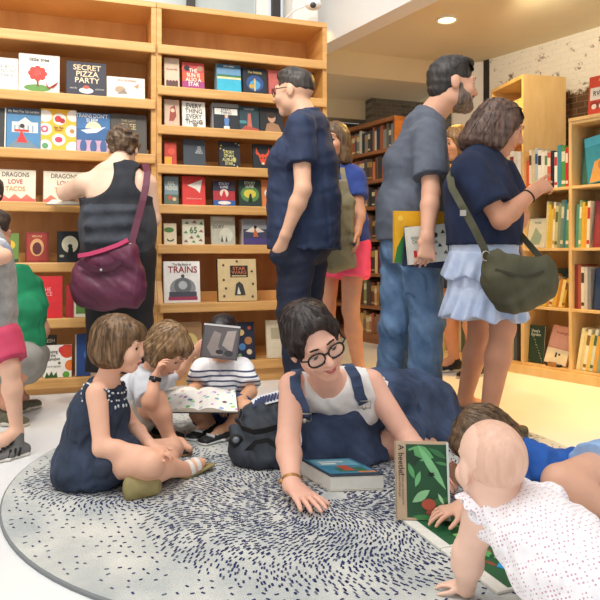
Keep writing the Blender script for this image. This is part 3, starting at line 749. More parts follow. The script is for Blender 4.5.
# --- maple cube bookcase on the right
KB = 1.35; KU = nrm(V(1, -KB, 0)); KN = nrm(V(KB, 1, 0))      # along (towards the camera), into the wall
def kpt(px):
    u = (px - 300) / F0; d = 6.34 / (1 + KB * u); return V(u * d, d, 0)
KO = kpt(570)                                                   # post between the tall and the low part
MW = float((kpt(522) - KO) @ KU) * -1                           # module width
KZ = [.075, .46, .845, 1.235, 1.64]
BD = .30
t = thing('cube_bookcase', 'pale maple cube bookcase with a low base along the brick wall', 'bookcase', KO + KN * .15)
Bk = np.array(t.location)
def kbx(name, a, b, n0, n1, z0, z1, m=birch, bev=.002):
    mb = MB(); mb.box((a, n0, z0), (b, n1, z1), m, frame(KO - Bk, KU, KN, (0, 0, 1)), bev); return mb.build(name, t)
NL, NR = 4, 2
for i in range(-NL, NR + 1):
    kbx('upright', i * MW - .010, i * MW + .010, 0, BD, .0 if True else 0, (1.64 if i >= 0 else 1.50), birch)
for i in range(-NL, NR):
    for k, z in enumerate(KZ):
        if k == 4 and i < 0: continue
        kbx('shelf_board', i * MW + .010, (i + 1) * MW - .010, .003, BD - .012, z - .018, z, birch)
kbx('top_board', -.010, NR * MW + .010, -.004, BD, 1.64, 1.662)
kbx('back_board', -NL * MW, 0, BD - .012, BD, .05, 1.46); kbx('back_board', 0, NR * MW, BD - .012, BD, .05, 1.63)
kbx('plinth', -NL * MW - .01, NR * MW + .01, -.016, .006, 0, .058, birch)

rr2 = random.Random(21)
GR = 'picture books in the cube bookcase'
def krow(mod, k, x0, specs, where, lean=0.0): spine_row(KO + KU * (mod * MW) + KN * .015, KU, KN, x0, MW - .01, KZ[k], specs, where, GR, lean)
def kface(mod, k, x, w, h, cover, label, shapes=(), lean=.14, n=.05, t=.014, roll=0.0):
    p = KO + KU * (mod * MW + x) + KN * n + V(0, 0, KZ[k] + .001 + math.sin(lean) * t)
    X = KU * math.cos(roll) + V(0, 0, math.sin(roll)); Z0 = V(0, 0, math.cos(roll)) - KU * math.sin(roll)
    yv = KN * math.cos(lean) - Z0 * math.sin(lean); zv = Z0 * math.cos(lean) + KN * math.sin(lean)
    if roll < 0: p = p + V(0, 0, w * math.sin(-roll))
    put_book('picture_book', frame(p, X, yv, zv), w, h, t, cover, label, GR, shapes)
def specs(cols, t=(.014, .026), h=(.24, .30), d=.2):
    o = []
    for c_ in cols:
        c_, b_ = (c_ if isinstance(c_, tuple) else (c_, None)); o.append((rr2.uniform(*t), rr2.uniform(*h), d, c_, b_))
    return o
krow(-1, 3, .012, [(.018, .20, .2, '#e0512e', None)] + specs([('#e9dcc0', '#5a4a3a'), '#d8c8a0', ('#b9c4c8', '#3a5a8a'), ('#f0ece0', '#2a2a2a'), '#efe8d6', ('#e6e0cc', '#5a8a4a'), ('#d8604e', '#f0e6d0'), '#26262c', ('#f2f0ea', '#c8303a'), '#3f8fa0', ('#4f9a4a', '#e6e6d0'), ('#c82c38', '#f2e8d8'), ('#b42438', '#f0dcd0')], (.018, .027), (.23, .29)), 'on the open top row')
krow(-2, 3, .02, specs(['#8fa8b8', '#b8c8c4', ('#efe6d2', '#a02a2c'), '#e8dcc4', '#f2ece0', ('#e4d8b8', '#6a4a3a'), '#d0d4d0', '#c8b890', ('#f0e8d8', '#8a2a2a'), '#e6dcc0', '#f4efe4', '#cfc09a'], (.02, .03), (.22, .29)), 'of the top row behind the pointing hand')
krow(-2, 0, .012, specs(['#2a2c30', '#3a4a44', '#4a3a34', '#2f4a5a', '#6a5a4a', '#8a8478', '#3a3a40', '#54402f', '#2a3a30', '#b0a080', '#4a5a60', '#302c2a'], (.018, .028), (.22, .3)), 'on the lowest row behind the bent knee')
kface(-1, 2, .013, .135, .20, '#c9c6b0', 'pale leaning picture book beside the shoulder bag', [(p, [(.1, .1), (.4, .7), (.8, .4), (.7, .1)], '#8fa08a'), (t_, 'POND', .5, .85, .1, '#4a6a5a')], lean=.2, n=.03)
krow(-1, 2, .150, specs(['#d8c890', '#e0b83a', '#d8b850', ('#efe4c4', '#c89a3a'), ('#c9c08a', '#5a6a3a'), '#8f9a78', ('#6a8a7a', '#d8d0a8'), '#3f7f86', ('#5a9a6a', '#efe6c8'), '#6fa0b8', '#c8d0c0'], (.013, .021), (.25, .31)), 'on the second row above the olive bag', lean=.05)
krow(-1, 1, .13, specs(['#e8c84a', '#d89a2a', ('#e6d8a8', '#b06a2a'), '#e0b040', '#c8842e', '#efd884', ('#d8a83a', '#7a4a2a'), '#b8c4a0'], (.016, .026), (.17, .23), .10), 'on the third row beside the olive bag', lean=.2)
kface(-1, 1, .03, .24, .25, '#2f4f4c', 'dark teal picture book standing behind the yellow spines', [(c, .5, .6, .2, '#5a8a84')], n=.16, lean=.1)
kface(-1, 0, .014, .112, .25, '#23402f', 'dark green picture book scattered with pale dots on the lowest row', [(c, (i * .381) % 1 * .9 + .05, (i * .617) % 1 * .9 + .05, .022, '#cfd8c0') for i in range(20)] + [(t_, "Pete's\nGarden", .45, .80, .11, '#dfe4cc')], lean=.10, n=.05)
kface(-1, 0, .134, .155, .255, '#d8a088', 'pink and cream picture book tilted on a small stand', [(r, 0, 0, 1, .42, '#ecdcb4'), (r, .42, .18, .5, .3, '#3a342e'), (c, .6, .26, .05, '#3a342e'), (t_, 'Goodnight', .5, .82, .09, '#a85a4a'), (r, .0, .40, 1, .43, '#c88a70')], lean=.30, n=.045, roll=-.11)
tt = thing('book_stand', 'small black and wood stand under the tilted pink picture book', 'stand', KO + KU * (-MW + .215) + KN * .02 + V(0, 0, KZ[0] + .0012))
mb = MB(); mb.box((-.05, -.005, 0), (.05, .035, .014), flat('#1f1d1c'), frame((0, 0, 0), KU, KN, (0, 0, 1)), .003); mb.build('stand_base', tt)
mb = MB(); mb.box((-.03, -.012, .0), (.03, -.004, .03), flat('#a9713c'), frame((0, 0, 0), KU, KN, (0, 0, 1)), .002); mb.build('stand_lip', tt)
# right-hand column
kface(0, 3, .02, .20, .31, '#2f5f54', 'tall dark green picture book leaning in the upper right cubby', [(r, .06, .06, .94, .94, '#3f6f62'), (c, .5, .4, .3, '#6a9484', .24), (c, .4, .7, .14, '#8fb0a0')], lean=.12, n=.09)
kface(0, 3, .098, .22, .30, '#2f8fa4', 'teal picture book with an orange creature in the upper right cubby', [(p, [(.05, .02), (.25, .45), (.7, .55), (1, .3), (1, .02)], '#d8a050'), (c, .5, .35, .16, '#c87a3a'), (r, 0, .8, 1, 1, '#4ab0c0')], lean=.14, n=.035, roll=.16)
krow(0, 2, .015, specs(['#4f8f7a', ('#8fb07a', '#efe6c8'), '#e0b43a', '#e8a83a', ('#efe2c0', '#c03a2c'), ], (.015, .020), (.25, .30)), 'of the right-hand column level with the strap', lean=.04)
kface(0, 2, .132, .20, .29, '#8a2f34', 'maroon picture book facing out at the right frame edge', [(r, .08, .08, .92, .92, '#963a3c'), (t_, 'The\nLion', .4, .6, .14, '#d8a890'), (c, .7, .3, .12, '#b86a5a')], n=.03)
krow(0, 1, .012, specs(['#7a2f2a', '#a8583a', ('#e2d8c0', '#4a3a34'), '#cfc8b8', '#8a8a88'], (.016, .022), (.25, .30)), 'of the right-hand column under the maroon book')
kface(0, 1, .13, .20, .26, '#2c3f5e', 'dark blue picture book with pale shapes near the right frame edge', [(c, .4, .5, .22, '#5a7aa0', .3), (r, .5, .15, .8, .5, '#8a8f90'), (c, .6, .75, .12, '#c8c4b8')], n=.04)
krow(0, 0, .02, specs(['#efe0a8', '#e6d088', ('#f0e8c8', '#8a6a3a'), '#e8c860', ('#d8dcc0', '#4a6a4a'), '#e0a848', '#8fb098', '#d88a4a', '#efe0b8'], (.016, .025), (.22, .27)), 'of the right-hand column on the lowest row', lean=.16)
kface(-4, 0, .10, .20, .27, '#3f8a3a', 'bright green picture book seen between the jeans and the skirt', [(c, .5, .5, .3, '#7ab85a'), (c, .5, .55, .12, '#f0ecd8'), (p, [(.1, .1), (.3, .4), (.45, .1)], '#2a5a2a')], n=.03)
krow(-4, 1, .012, specs(['#c8b890', '#8a5a3a', '#5a6a4a', '#d8c8a0', '#a0482e', '#4a5a6a', '#e0d4b8', '#6a3a2a'], (.02, .03)), 'of the far column behind the skirt')
krow(-3, 0, .012, specs(['#5a4a3a', '#8a7a5a', '#3a4a54', '#a08a5a', '#6a3a30', '#c8b48a', '#4a5a48', '#7a6a58'], (.02, .03)), 'of the lowest row behind the calves')
# red book on top
p0 = KO + KU * .06 + KN * .10 + V(0, 0, 1.6635)
put_book('picture_book', frame(p0, KU, KN * math.cos(.1) - V(0, 0, math.sin(.1)) * 1, V(0, 0, math.cos(.1)) + KN * math.sin(.1)), .24, .265, .02, '#d8452e', 'orange-red picture book propped on top of the cube bookcase', None,
         [(r, .04, .42, .50, .72, '#f2ece0'), (r, .56, .40, .96, .78, '#f2ece0'), (r, .62, .42, .72, .78, '#2a5a8a'), (c, .16, .30, .11, '#a02a22'), (c, .36, .30, .11, '#a02a22'), (c, .16, .26, .07, '#f2ece0'), (c, .36, .26, .07, '#f2ece0'), (t_, 'RVN', .27, .57, .17, '#1f2a4a', .8), (t_, 'FIRE TRUCK', .5, .88, .09, '#f6d8a0')])

# --- tall free-standing maple case behind it
a, b2 = P(523, 74, 4.98), P(566, 77, 5.06)
CU = nrm(V(b2[0] - a[0], b2[1] - a[1], 0)); wd = float(np.linalg.norm((b2 - a)[:2])); CN = nrm(V(-1.0, .75, 0)); hh = a[2]
e2 = P(480, 87, 5.62); ln = float(np.linalg.norm((e2 - a)[:2])); CN = V(-CU[1], CU[0], 0); ln = .50
t = thing('tall_bookcase', 'tall pale maple bookcase standing side-on behind the woman in navy', 'bookcase', (a[0], a[1], 0))
def cbx(name, u0, u1, n0, n1, z0, z1, m=birch):
    mb = MB(); mb.box((u0, n0, z0), (u1, n1, z1), m, frame((0, 0, 0), CU, CN, (0, 0, 1)), .003); return mb.build(name, t)
cbx('side_panel', 0, wd, 0, .022, 0, hh); cbx('side_panel', 0, wd, ln - .022, ln, 0, hh); cbx('top_board', 0, wd, .022, ln - .022, hh - .03, hh); cbx('back_panel', wd - .012, wd, .022, ln - .022, 0, hh - .03, birch)
for z in (.1, .45, .8, 1.15, 1.5, 1.83): cbx('shelf_board', .01, wd - .012, .022, ln - .022, z - .02, z)
for j in range(4):
    pp = V(a[0], a[1], 0) + CU * .03 + CN * (.035 + .088 * j) + V(0, 0, 1.832)
    put_book('box_file', frame(pp, CU, CN, (0, 0, 1)), .2, .21, .082, '#d8c48a', 'pale card box file, %s from the front in the tall case' % ORD[j], 'card box files in the tall case', cat='box file')

# --- orange-brown bookcase at the back
FO = P(394, 255, 5.55); FO = V(FO[0], FO[1], 0); FU = nrm(V(-1, 1.57, 0)); FN = nrm(V(1.57, 1, 0)); FL = 1.15
FZ = [.09, .34, .635, .95, 1.24, 1.48, 1.74]; FH = 2.005
t = thing('orange_bookcase', 'orange-brown seven-shelf bookcase at the back left of the bearded man', 'bookcase', FO + FU * FL / 2)
Bf = np.array(t.location)
FD = .28
def fbx(name, u0, u1, n0, n1, z0, z1, m=oakd):
    mb = MB(); mb.box((u0, n0, z0), (u1, n1, z1), m, frame(FO - Bf, FU, FN, (0, 0, 1)), .002); return mb.build(name, t)
fbx('side_panel', -.022, 0, -.01, FD, 0, FH); fbx('side_panel', FL, FL + .022, -.01, FD, 0, FH); fbx('back_panel', 0, FL, FD - .012, FD, 0, FH - .03, wood('dark_back', '#5a3a24', '#4a2f1c', (1, 1, .4)))
fbx('top_board', -.022, FL + .022, -.014, FD, FH - .035, FH + .002); fbx('plinth', 0, FL, -.008, .01, 0, .06)
for z in FZ: fbx('shelf_board', 0, FL, -.008, FD - .012, z - .032, z)
pal = [['#3a3a34', '#8a8a80', '#a05a3a', '#c8b8a0', '#5a5a54', '#2f3a3a', '#b0603a', '#6a6a60', '#d0c8b8', '#44443c'], ['#4a4038', '#a8583a', '#8a8478', '#c87a4a', '#5a5048', '#e0d8c8', '#35403a', '#6a4a3a'], ['#5a4a40', '#7a3a2c', '#3a3a38', '#b08a6a', '#4a5a4a', '#2c2c2c', '#905a40'],
       ['#6a4a3a', '#3a342e', '#4a3a30', '#54483c'], ['#8a3a2a', '#6a2c24', '#a84a34', '#c8a070', '#e0c080', '#7a5a44', '#4a2f28', '#b87a4a'], ['#6a3a28', '#a8703a', '#8a8a58', '#5a3a2a', '#c89a5a', '#7a6a4a', '#4a4a34'], ['#c8a060', '#a0583a', '#d8b880', '#8a6a50', '#b07a58', '#6a5a4a', '#94604a']]
rowname = ['bottom row', 'second row up', 'third row up', 'fourth row up', 'fifth row up', 'sixth row up', 'top row']
for k in range(7):
    pl = pal[6 - k]; x = .012; i = 0
    # laid out from the right-hand (nearer) end
    while x < FL - .45 and i < 20:
        tk = rr2.uniform(.026, .046); h = rr2.uniform(.70, .95) * ((FZ + [FH])[k + 1] - FZ[k] - .036); cc = pl[(i * 3 + rr2.randrange(3)) % len(pl)]
        ln_ = .0 if k > 2 else .12 * (i % 3 == 2)
        p0 = FO + FU * (x + tk) + FN * .01 + V(0, 0, FZ[k] + .0008)
        row_book(frame(p0, FN, -FU, V(0, 0, 1)), .17, h, tk, cc, '%s book, %s from the right on the %s of the orange bookcase' % (colour_name(cc), ORD[i], rowname[k]), 'old books in the orange bookcase', rr2.choice([None, '#d8c8a0', '#b08a4a', None]))
        x += tk + .0015 + (.004 if rr2.random() < .2 else 0); i += 1
t = thing('mug', 'navy and white mug on the top row of the orange bookcase by the grey shoulder', 'mug', FO + FU * .02 + FN * (-.0) + V(0, 0, FZ[6]))
t.location = tuple(P(395, 147, 5.42)[:2]) + (FZ[6],)
bpy.data.objects.remove(t)
# ---------------------------------------------------------------- people
def headR(fwd, up=(0, 0, 1)):
    f = nrm(fwd); u = np.asarray(up, float); u = nrm(u - f * (u @ f)); r = np.cross(f, u)
    return np.stack([r, f, u], 1)

class Fig:
    """a posed figure: joints in world space, radii scaled by s"""
    def __init__(f, J, s=1.0, fat=1.0, limb=1.0, hs=1.0, head=None, dims=None, child=0.0, neckr=.052, h=.011, hf=.006, hh=.0045):
        for k in J: J[k] = np.asarray(J[k], float)
        f.J = J
        f.s = s; f.fat = fat; f.limb = limb; f.hs = hs; f.R = head; f.child = child; f.neckr = neckr
        f.h, f.hf, f.hh = h, hf, hh
        f.hip = nrm(f.J['hipR'] - f.J['hipL']); f.shd = nrm(f.J['shR'] - f.J['shL'])
        d = dict(hip=(.165, .115), waist=(.138, .098), chest=(.158, .118), top=(.125, .075))
        if dims: d.update(dims)
        f.d = {k: (v[0] * s * fat, v[1] * s * fat) for k, v in d.items()}
        if 'waist' not in f.J: f.J['waist'] = f.J['pelvis'] * .55 + f.J['chest'] * .45
        if 'top' not in f.J: f.J['top'] = f.J['neck'] * .6 + (f.J['shL'] + f.J['shR']) * .2
        f.hands = []; f.hboxes = []
    def W(f, x, y, z): return f.J['head'] + f.R @ (np.array([x, y, z]) * f.hs)
    def mid(f): return nrm(f.hip + f.shd)
    def torso(f, g=0.0, parts=('hip', 'waist', 'chest'), k=.05, gg=None):
        s = f.s; J = f.J; o = []
        G = lambda n: (f.d[n][0] + g, f.d[n][1] + g)
        if 'hip' in parts: o.append(ec(J['pelvis'], J['waist'], G('hip'), G('waist'), f.hip, k))
        if 'waist' in parts: o.append(ec(J['waist'], J['chest'], G('waist'), G('chest'), f.mid(), k))
        if 'chest' in parts:
            o.append(ec(J['chest'], J['top'], G('chest'), G('top'), f.shd, k))
            for sd in 'LR':
                o.append(rc(J['top'], J['sh' + sd], .05 * s + g, .05 * s * f.limb + g, .05 * s))
        return o
    def ar(f): return [.052 * f.s * f.limb, .040 * f.s * f.limb, .027 * f.s * f.limb]
    def lr(f): return [.088 * f.s * f.limb, .056 * f.s * f.limb, .036 * f.s * f.limb]
    def arm(f, sd, g=0.0, upto=2.0, flare=0.0, start=0.0, k=.02):
        J = f.J; r = f.ar(); p = [J['sh' + sd], J['el' + sd], J['wr' + sd]]; o = []
        for i in (0, 1):
            t0 = max(0, start - i); t = min(1.0, upto - i)
            if t <= t0: continue
            a = p[i] + (p[i + 1] - p[i]) * t0; b = p[i] + (p[i + 1] - p[i]) * t
            ra = r[i] + (r[i + 1] - r[i]) * t0 + g; rb = r[i] + (r[i + 1] - r[i]) * t + g
            end = upto - i <= 1.0 and upto < 2
            if i == 1 and not g:
                m = a + (b - a) * .3; o += [rc(a, m, ra, ra * 1.04, k), rc(m, b, ra * 1.04, rb, k)]
            else: o.append(rc(a, b, ra, rb + (flare if end else 0), k, flat=end))
        return o
    def leg(f, sd, g=0.0, upto=2.0, flare=0.0, k=.025):
        J = f.J; r = f.lr(); p = [J['hip' + sd], J['kn' + sd], J['an' + sd]]; o = []
        for i in (0, 1):
            t = min(1.0, upto - i)
            if t <= 0: continue
            a = p[i]; b = p[i] + (p[i + 1] - p[i]) * t; rb = r[i] + (r[i + 1] - r[i]) * t + g
            end = upto - i <= 1.0 and upto < 2
            if i == 1 and not g:
                back = 0
                m = a + (b - a) * .33; o += [rc(a, m, r[1] * .92, r[1] * 1.0, k), rc(m, b, r[1] * 1.0, rb, k)]
            else: o.append(rc(a, b, r[i] + g, rb + (flare if end else 0), k, flat=end))
        return o
    def head_prims(f):
        W = f.W; s = f.hs; c = f.child; R = f.R
        E = lambda p, r, k=.015: el(W(*p), tuple(v * s for v in r), R, k * s)
        C = lambda a, b, ra, rb, k=.012: rc(W(*a), W(*b), ra * s, rb * s, k * s)
        jw = 1 - .12 * c
        o = [E((0, -.014, .028 + .004 * c), (.076 + .003 * c, .097, .087), .02),
             E((0, .030, -.032), (.058, .064, .078 * jw), .03),
             E((0, .062, -.098 * jw), (.024, .022, .019), .03)]
        for q in (-1, 1):
            o += [E((q * .042, .012, -.062 * jw), (.02, .03, .028), .03),
                  E((q * .036, .066, -.028), (.026 + .004 * c, .026, .024 + .004 * c), .025),
                  E((q * .078, -.006, -.006), (.010, .021, .032), .006)]
        o += [C((-.036, .083, .026), (.036, .083, .026), .012, .012, .02)]
        nl = .112 - .012 * c
        o += [C((0, .092, .012), (0, nl, -.026), .008, .0125 - .002 * c, .012),
              E((-.012, nl - .014, -.031), (.009, .011, .008), .008), E((.012, nl - .014, -.031), (.009, .011, .008), .008)]
        for q in (-1, 1):
            o.append(sub(E((q * .032, .104, .004), (.019, .02, .012), .014)))
            o.append(E((q * .032, .0765, .004), (.0155, .0155, .0145), .004))
            op = f.eye_open
            if op > 0: o.append(sub(E((q * .032, .094, .001), (.0125, .012, .0062 * op), .002)))
        o += [C((-.020 - .003 * f.smile, .088 - .004 * f.smile, -.0565 + .0095 * f.smile), (-.004, .0935, -.0575), .0055, .0062, .008), C((.020 + .003 * f.smile, .088 - .004 * f.smile, -.0565 + .0095 * f.smile), (.004, .0935, -.0575), .0055, .0062, .008), C((0, .096, -.056), (0, .0965, -.0555), .006, .006, .012),
              C((-.016, .088, -.068), (.016, .088, -.068), .0075, .0075, .008)]
        o.append(sub(E((0, .104, -.062), (.024 + .004 * f.smile, .014 + .006 * f.smile, .0016 + .0042 * f.smile), .002)))
        return o
    eye_open = .72; smile = 0.0
    def body_prims(f, feet=True, hands=True):
        J = f.J; s = f.s
        o = f.torso(-.004)
        for sd in 'LR':
            o += f.arm(sd); o += f.leg(sd)
            if feet and ('to' + sd) in J:
                a, t = J['an' + sd], J['to' + sd]
                o += [rc(a, a + (t - a) * .5, .036 * s, .035 * s, .02), rc(a + (t - a) * .5, t, .033 * s, .022 * s, .03)]
        o.append(rc(J['neck'], f.W(0, -.022, -.06), f.neckr * s * 1.08, f.neckr * s, .03))
        o += f.head_prims()
        for hnd in f.hands: o += hnd
        return o
    def add_hand(f, sd, d, n, sg, curl=(.3, .3, .35, .4), thumb=None, s=None, spread=.1, off=0.0):
        """d finger direction, n the way the palm faces, sg +-1 thumb side"""
        s = (s or f.s) * 1.0; w = f.J['wr' + sd]; d = nrm(d); n = nrm(n - d * (n @ d) if isinstance(n, np.ndarray) else np.array(n, float) - d * (np.array(n, float) @ d)); t = np.cross(d, n) * sg
        o = [ec(w - d * .01 * s, w + d * .085 * s, (.026 * s, .02 * s), (.043 * s, .013 * s), t, .02 * s)]
        Ls = [.070, .079, .073, .057]; offs = [.031, .0105, -.0105, -.030]
        for i in range(4):
            b = w + d * (.082 - .004 * abs(i - 1)) * s + t * offs[i] * s
            dd = nrm(d + t * spread * (1.2 - i * .8)); cu = curl[i]
            for j, fr in enumerate((.45, .3, .25)):
                ang = cu * (1.0 if j == 0 else 1.15)
                nn = nrm(n - dd * (n @ dd)); dd = nrm(dd * math.cos(ang) + nn * math.sin(ang))
                e = b + dd * Ls[i] * fr * s
                o.append(rc(b, e, (.0092 - .0009 * j) * s, (.0083 - .0009 * j) * s, .004 * s)); b = e
        tb = w + d * .022 * s + t * .026 * s + n * .004 * s
        td = nrm(thumb if thumb is not None else d * .75 + t * .75 + n * .3)
        t1 = tb + td * .040 * s; t2 = t1 + nrm(td + d * .35) * .034 * s; t3 = t2 + nrm(td + d * .6) * .024 * s
        o += [rc(tb, t1, .015 * s, .0105 * s, .012 * s), rc(t1, t2, .0105 * s, .009 * s, .004 * s), rc(t2, t3, .009 * s, .0075 * s, .004 * s)]
        f.hands.append(o)
        p = np.array([w, w + d * .18 * s, w + t * .08 * s, w - t * .06 * s, t3]); f.hboxes.append((p.min(0) - .03 * s, p.max(0) + .03 * s, f.hh))
        return o

def person(f, label, base, skin, lips='#b5605a', hair=None, name='person', brow=None, eyes=True, iris='#3a2a1e', cat='person'):
    root = thing(name, label, cat, base)
    f.root = root; f.base = np.asarray(base, float)
    c = f.J['head']; rr = .125 * f.hs
    fine = [(c - rr, c + rr, f.hf)] + f.hboxes
    sk = mat('skin_' + skin.strip('#'), skin, .55, var=.05, vs=14, bump=.04, bs=180, sss=.12)
    lp = mat('lips_' + lips.strip('#'), lips, .4, var=.05)
    R, hs = f.R, f.hs
    def loc(v): return ((v - c) @ R) / hs
    def lipf(v):
        q = loc(v); return (np.abs(q[:, 0]) < .026) & (q[:, 1] > .07) & (np.abs(q[:, 2] + .0625 - .0095 * f.smile * (q[:, 0] / .024) ** 2) < .0105 * (1 - (q[:, 0] / .026) ** 2))
    o = sdf_obj('body', f.body_prims(), sk, root, base, f.h, fine, paint=[(lipf, lp)])
    if eyes:
        for q in (-1, 1):
            mb = MB(); white = flat('#f1ece6', .25); ir = flat(iris, .2); pu = flat('#120d0a', .15)
            cc = f.W(q * .032, .0775, .003) - f.base
            mb.sphere(cc, .0135 * hs, white, 20)
            g = R @ nrm(f.gaze)
            for fc in mb.bm.faces:
                a = nrm(np.array(fc.calc_center_median()) - cc) @ g
                if a > .955: fc.material_index = mb.mi(pu)
                elif a > .76: fc.material_index = mb.mi(ir)
            lid = [f.W(q * .032 + x, .0780 + .0135 * math.sqrt(max(0, 1 - (x / .0145) ** 2)), .0025 + .0066 * max(.35, f.eye_open) * math.sqrt(max(0, 1 - (x / .0135) ** 2))) - f.base for x in np.linspace(-.0130, .0130, 9)]
            mb.tube(lid, [.0006 * hs] + [.0015 * hs] * 7 + [.0006 * hs], pu, 5)
            mb.build('eye', root)
        if brow:
            for q in (-1, 1):
                mb = MB(); m = mat('brow_' + brow.strip('#'), brow, .8, var=.2, vs=80)
                pts = [f.W(q * x, y, z) - f.base for x, y, z in ((.014, .0945, .0285), (.026, .0945, .0315), (.038, .089, .0305), (.049, .078, .024))]
                pts = [q_ - f.base for q_ in snap([o], [q_ + f.base for q_ in pts], .0008, f.base)]
                mb.tube(pts, [.0024 * hs, .0034 * hs, .0030 * hs, .0012 * hs], m, 6)
                mb.build('eyebrow', root)
    return root
Fig.gaze = (0, 1, -.15)

def hair_mat(name, c1, c2):
    if name in _M: return _M[name]
    m = mat(name, c1, .5, c2=c2, vs=30, bump=.55, bs=55, stretch=(2.6, 2.6, .35), detail=5)
    m.node_tree.nodes['Principled BSDF'].inputs['Roughness'].default_value = .48
    return m

def hair_prims(f, style, vol=.010, nape=.055):
    W = f.W; s = f.hs; R = f.R
    E = lambda p, r, k=.015: el(W(*p), tuple(v * s for v in r), R, k * s)
    C = lambda a, b, ra, rb, k=.012: rc(W(*a), W(*b), ra * s, rb * s, k * s)
    def CUT(p, n): return cut(W(*p), R @ nrm(n))
    v = vol
    o = [E((0, -.016, .032), (.077 + v, .098 + v, .088 + v), .02)]
    face = sub(E((0, .10, -.028), (.063, .066, .083), .010))
    ears = [sub(E((q * .088, .018, -.018), (.026, .034, .042), .01)) for q in (-1, 1)]
    if style == 'short':
        o = [E((0, -.016, .038), (.074 + v * .8, .096 + v * .8, .084 + v), .02), E((0, .03, .100), (.055, .06, .024 + v), .03)]
        for i in range(26):
            a = i * 2.399; rr_ = .012 + .05 * ((i * 13) % 26) / 26; x, y = rr_ * math.cos(a), rr_ * math.sin(a) * 1.3
            o.append(C((x, y, .108 - 1.2 * rr_ * rr_ / .06), (x * 1.1, y + .022, .124 + v - 1.4 * rr_ * rr_ / .06), .012, .004, .012))
        o += [face] + ears
        o += [E((0, -.045, -.03), (.058, .062, .055), .03)] if nape > .06 else []
        o += [CUT((0, -.06, -nape), (0, .45, -1))]
    elif style == 'baby':
        o += [face] + ears + [CUT((0, -.05, -.03), (0, .25, -1))]
    elif style == 'bob':
        o += [E((0, -.03, -.03), (.083 + v, .082 + v, .075), .03)]
        for q in (-1, 1): o += [C((q * .074, .022, .03), (q * .07, .026, -.06), .024, .022, .02)]
        o += [E((0, .062, .07), (.062, .036, .032), .02)]
        o += [sub(E((0, .108, -.046), (.058, .062, .080), .008)), CUT((0, 0, -.088), (0, .28, -1))]
    elif style == 'long':
        o += [E((0, -.03, -.04), (.086 + v, .075 + v, .10), .03)]
        for q in (-1, 1): o += [C((q * .074, .02, .03), (q * .074, .022, -.12), .024, .028, .02)]
        o += [E((0, -.045, -.12), (.088 + v, .045 + v, .07), .03), face, CUT((0, 0, -.175), (0, 0, -1))]
    elif style == 'lob':
        o += [E((0, -.025, -.03), (.086 + v, .085 + v, .085), .03), E((0, -.035, -.075), (.084 + v, .07 + v, .055), .03)]
        for q in (-1, 1): o += [C((q * .072, .03, .035), (q * .074, .018, -.08), .024, .027, .02)]
        o += [face, CUT((0, 0, -.125), (0, .12, -1))]
    elif style == 'tied':
        o += [E((0, -.07, .0), (.05, .055, .06), .03), sub(E((0, .112, -.008), (.064, .080, .108), .012))]
        o += [sub(E((q * .09, .016, -.03), (.024, .026, .036), .01)) for q in (-1, 1)]
        o += [E((.0, -.02, .085), (.07, .085, .045), .03)]
        for q in (-1, 1): o += [C((q * .030, .070, .098), (q * .072, .040, .045), .016, .014, .014), C((q * .072, .040, .045), (q * .080, .005, .0), .013, .010, .012)]
        o += [CUT((0, -.06, -.075), (0, .3, -1))]
    elif style == 'updo':
        o += [E((0, -.075, .025), (.06, .05, .055), .02)]
        for i in range(14):
            a = i * 2.4; r = .02 + .03 * ((i * 7) % 5) / 5
            o.append(E((r * math.cos(a) * 1.3, -.085 + .02 * math.sin(i), .03 + r * math.sin(a) * 1.4), (.02, .02, .018), .006))
        o += [face, CUT((0, -.05, -.05), (0, .4, -1))]
    return o

def add_hair(f, style, m, vol=.010, h=None, extra=(), fold=.0035, ffreq=70, name='hair', strands=0, sm=None, sr=.0011, nape=.055):
    pr = hair_prims(f, style, vol, nape) + list(extra)
    o = sdf_obj(name, pr, m, f.root, f.base, h or f.hf, (), fold=fold * f.hs, ffreq=ffreq / f.hs, seed=5)
    if strands:
        me = o.data; rs = random.Random(11); mb = MB()
        vs = np.empty(len(me.vertices) * 3); me.vertices.foreach_get('co', vs); vs = vs.reshape(-1, 3)
        ns = np.empty(len(me.vertices) * 3); me.vertices.foreach_get('normal', ns); ns = ns.reshape(-1, 3)
        crown = f.W(0, -.02, .125) - f.base
        from mathutils.kdtree import KDTree
        kd = KDTree(len(vs))
        for i, v in enumerate(vs): kd.insert(Vector(v), i)
        kd.balance()
        down = -f.R[:, 2]
        for _ in range(strands):
            i = rs.randrange(len(vs)); p = vs[i].copy(); pts = []
            for st in range(rs.randrange(6, 12)):
                _, j, _ = kd.find(Vector(p)); n = ns[j]; q = vs[j] + n * .0012
                pts.append(q)
                away = q - crown; dr = nrm(away) * .6 + down * .7; dr = dr - n * (dr @ n)
                if np.linalg.norm(dr) < .05: break
                p = q + nrm(dr) * .011 * f.hs
            if len(pts) > 3: mb.tube(pts, [sr] * (len(pts) - 1) + [sr * .3], sm or m, 4, caps=False)
        mb.build('hair_strands', f.root, fix=False)
    return o

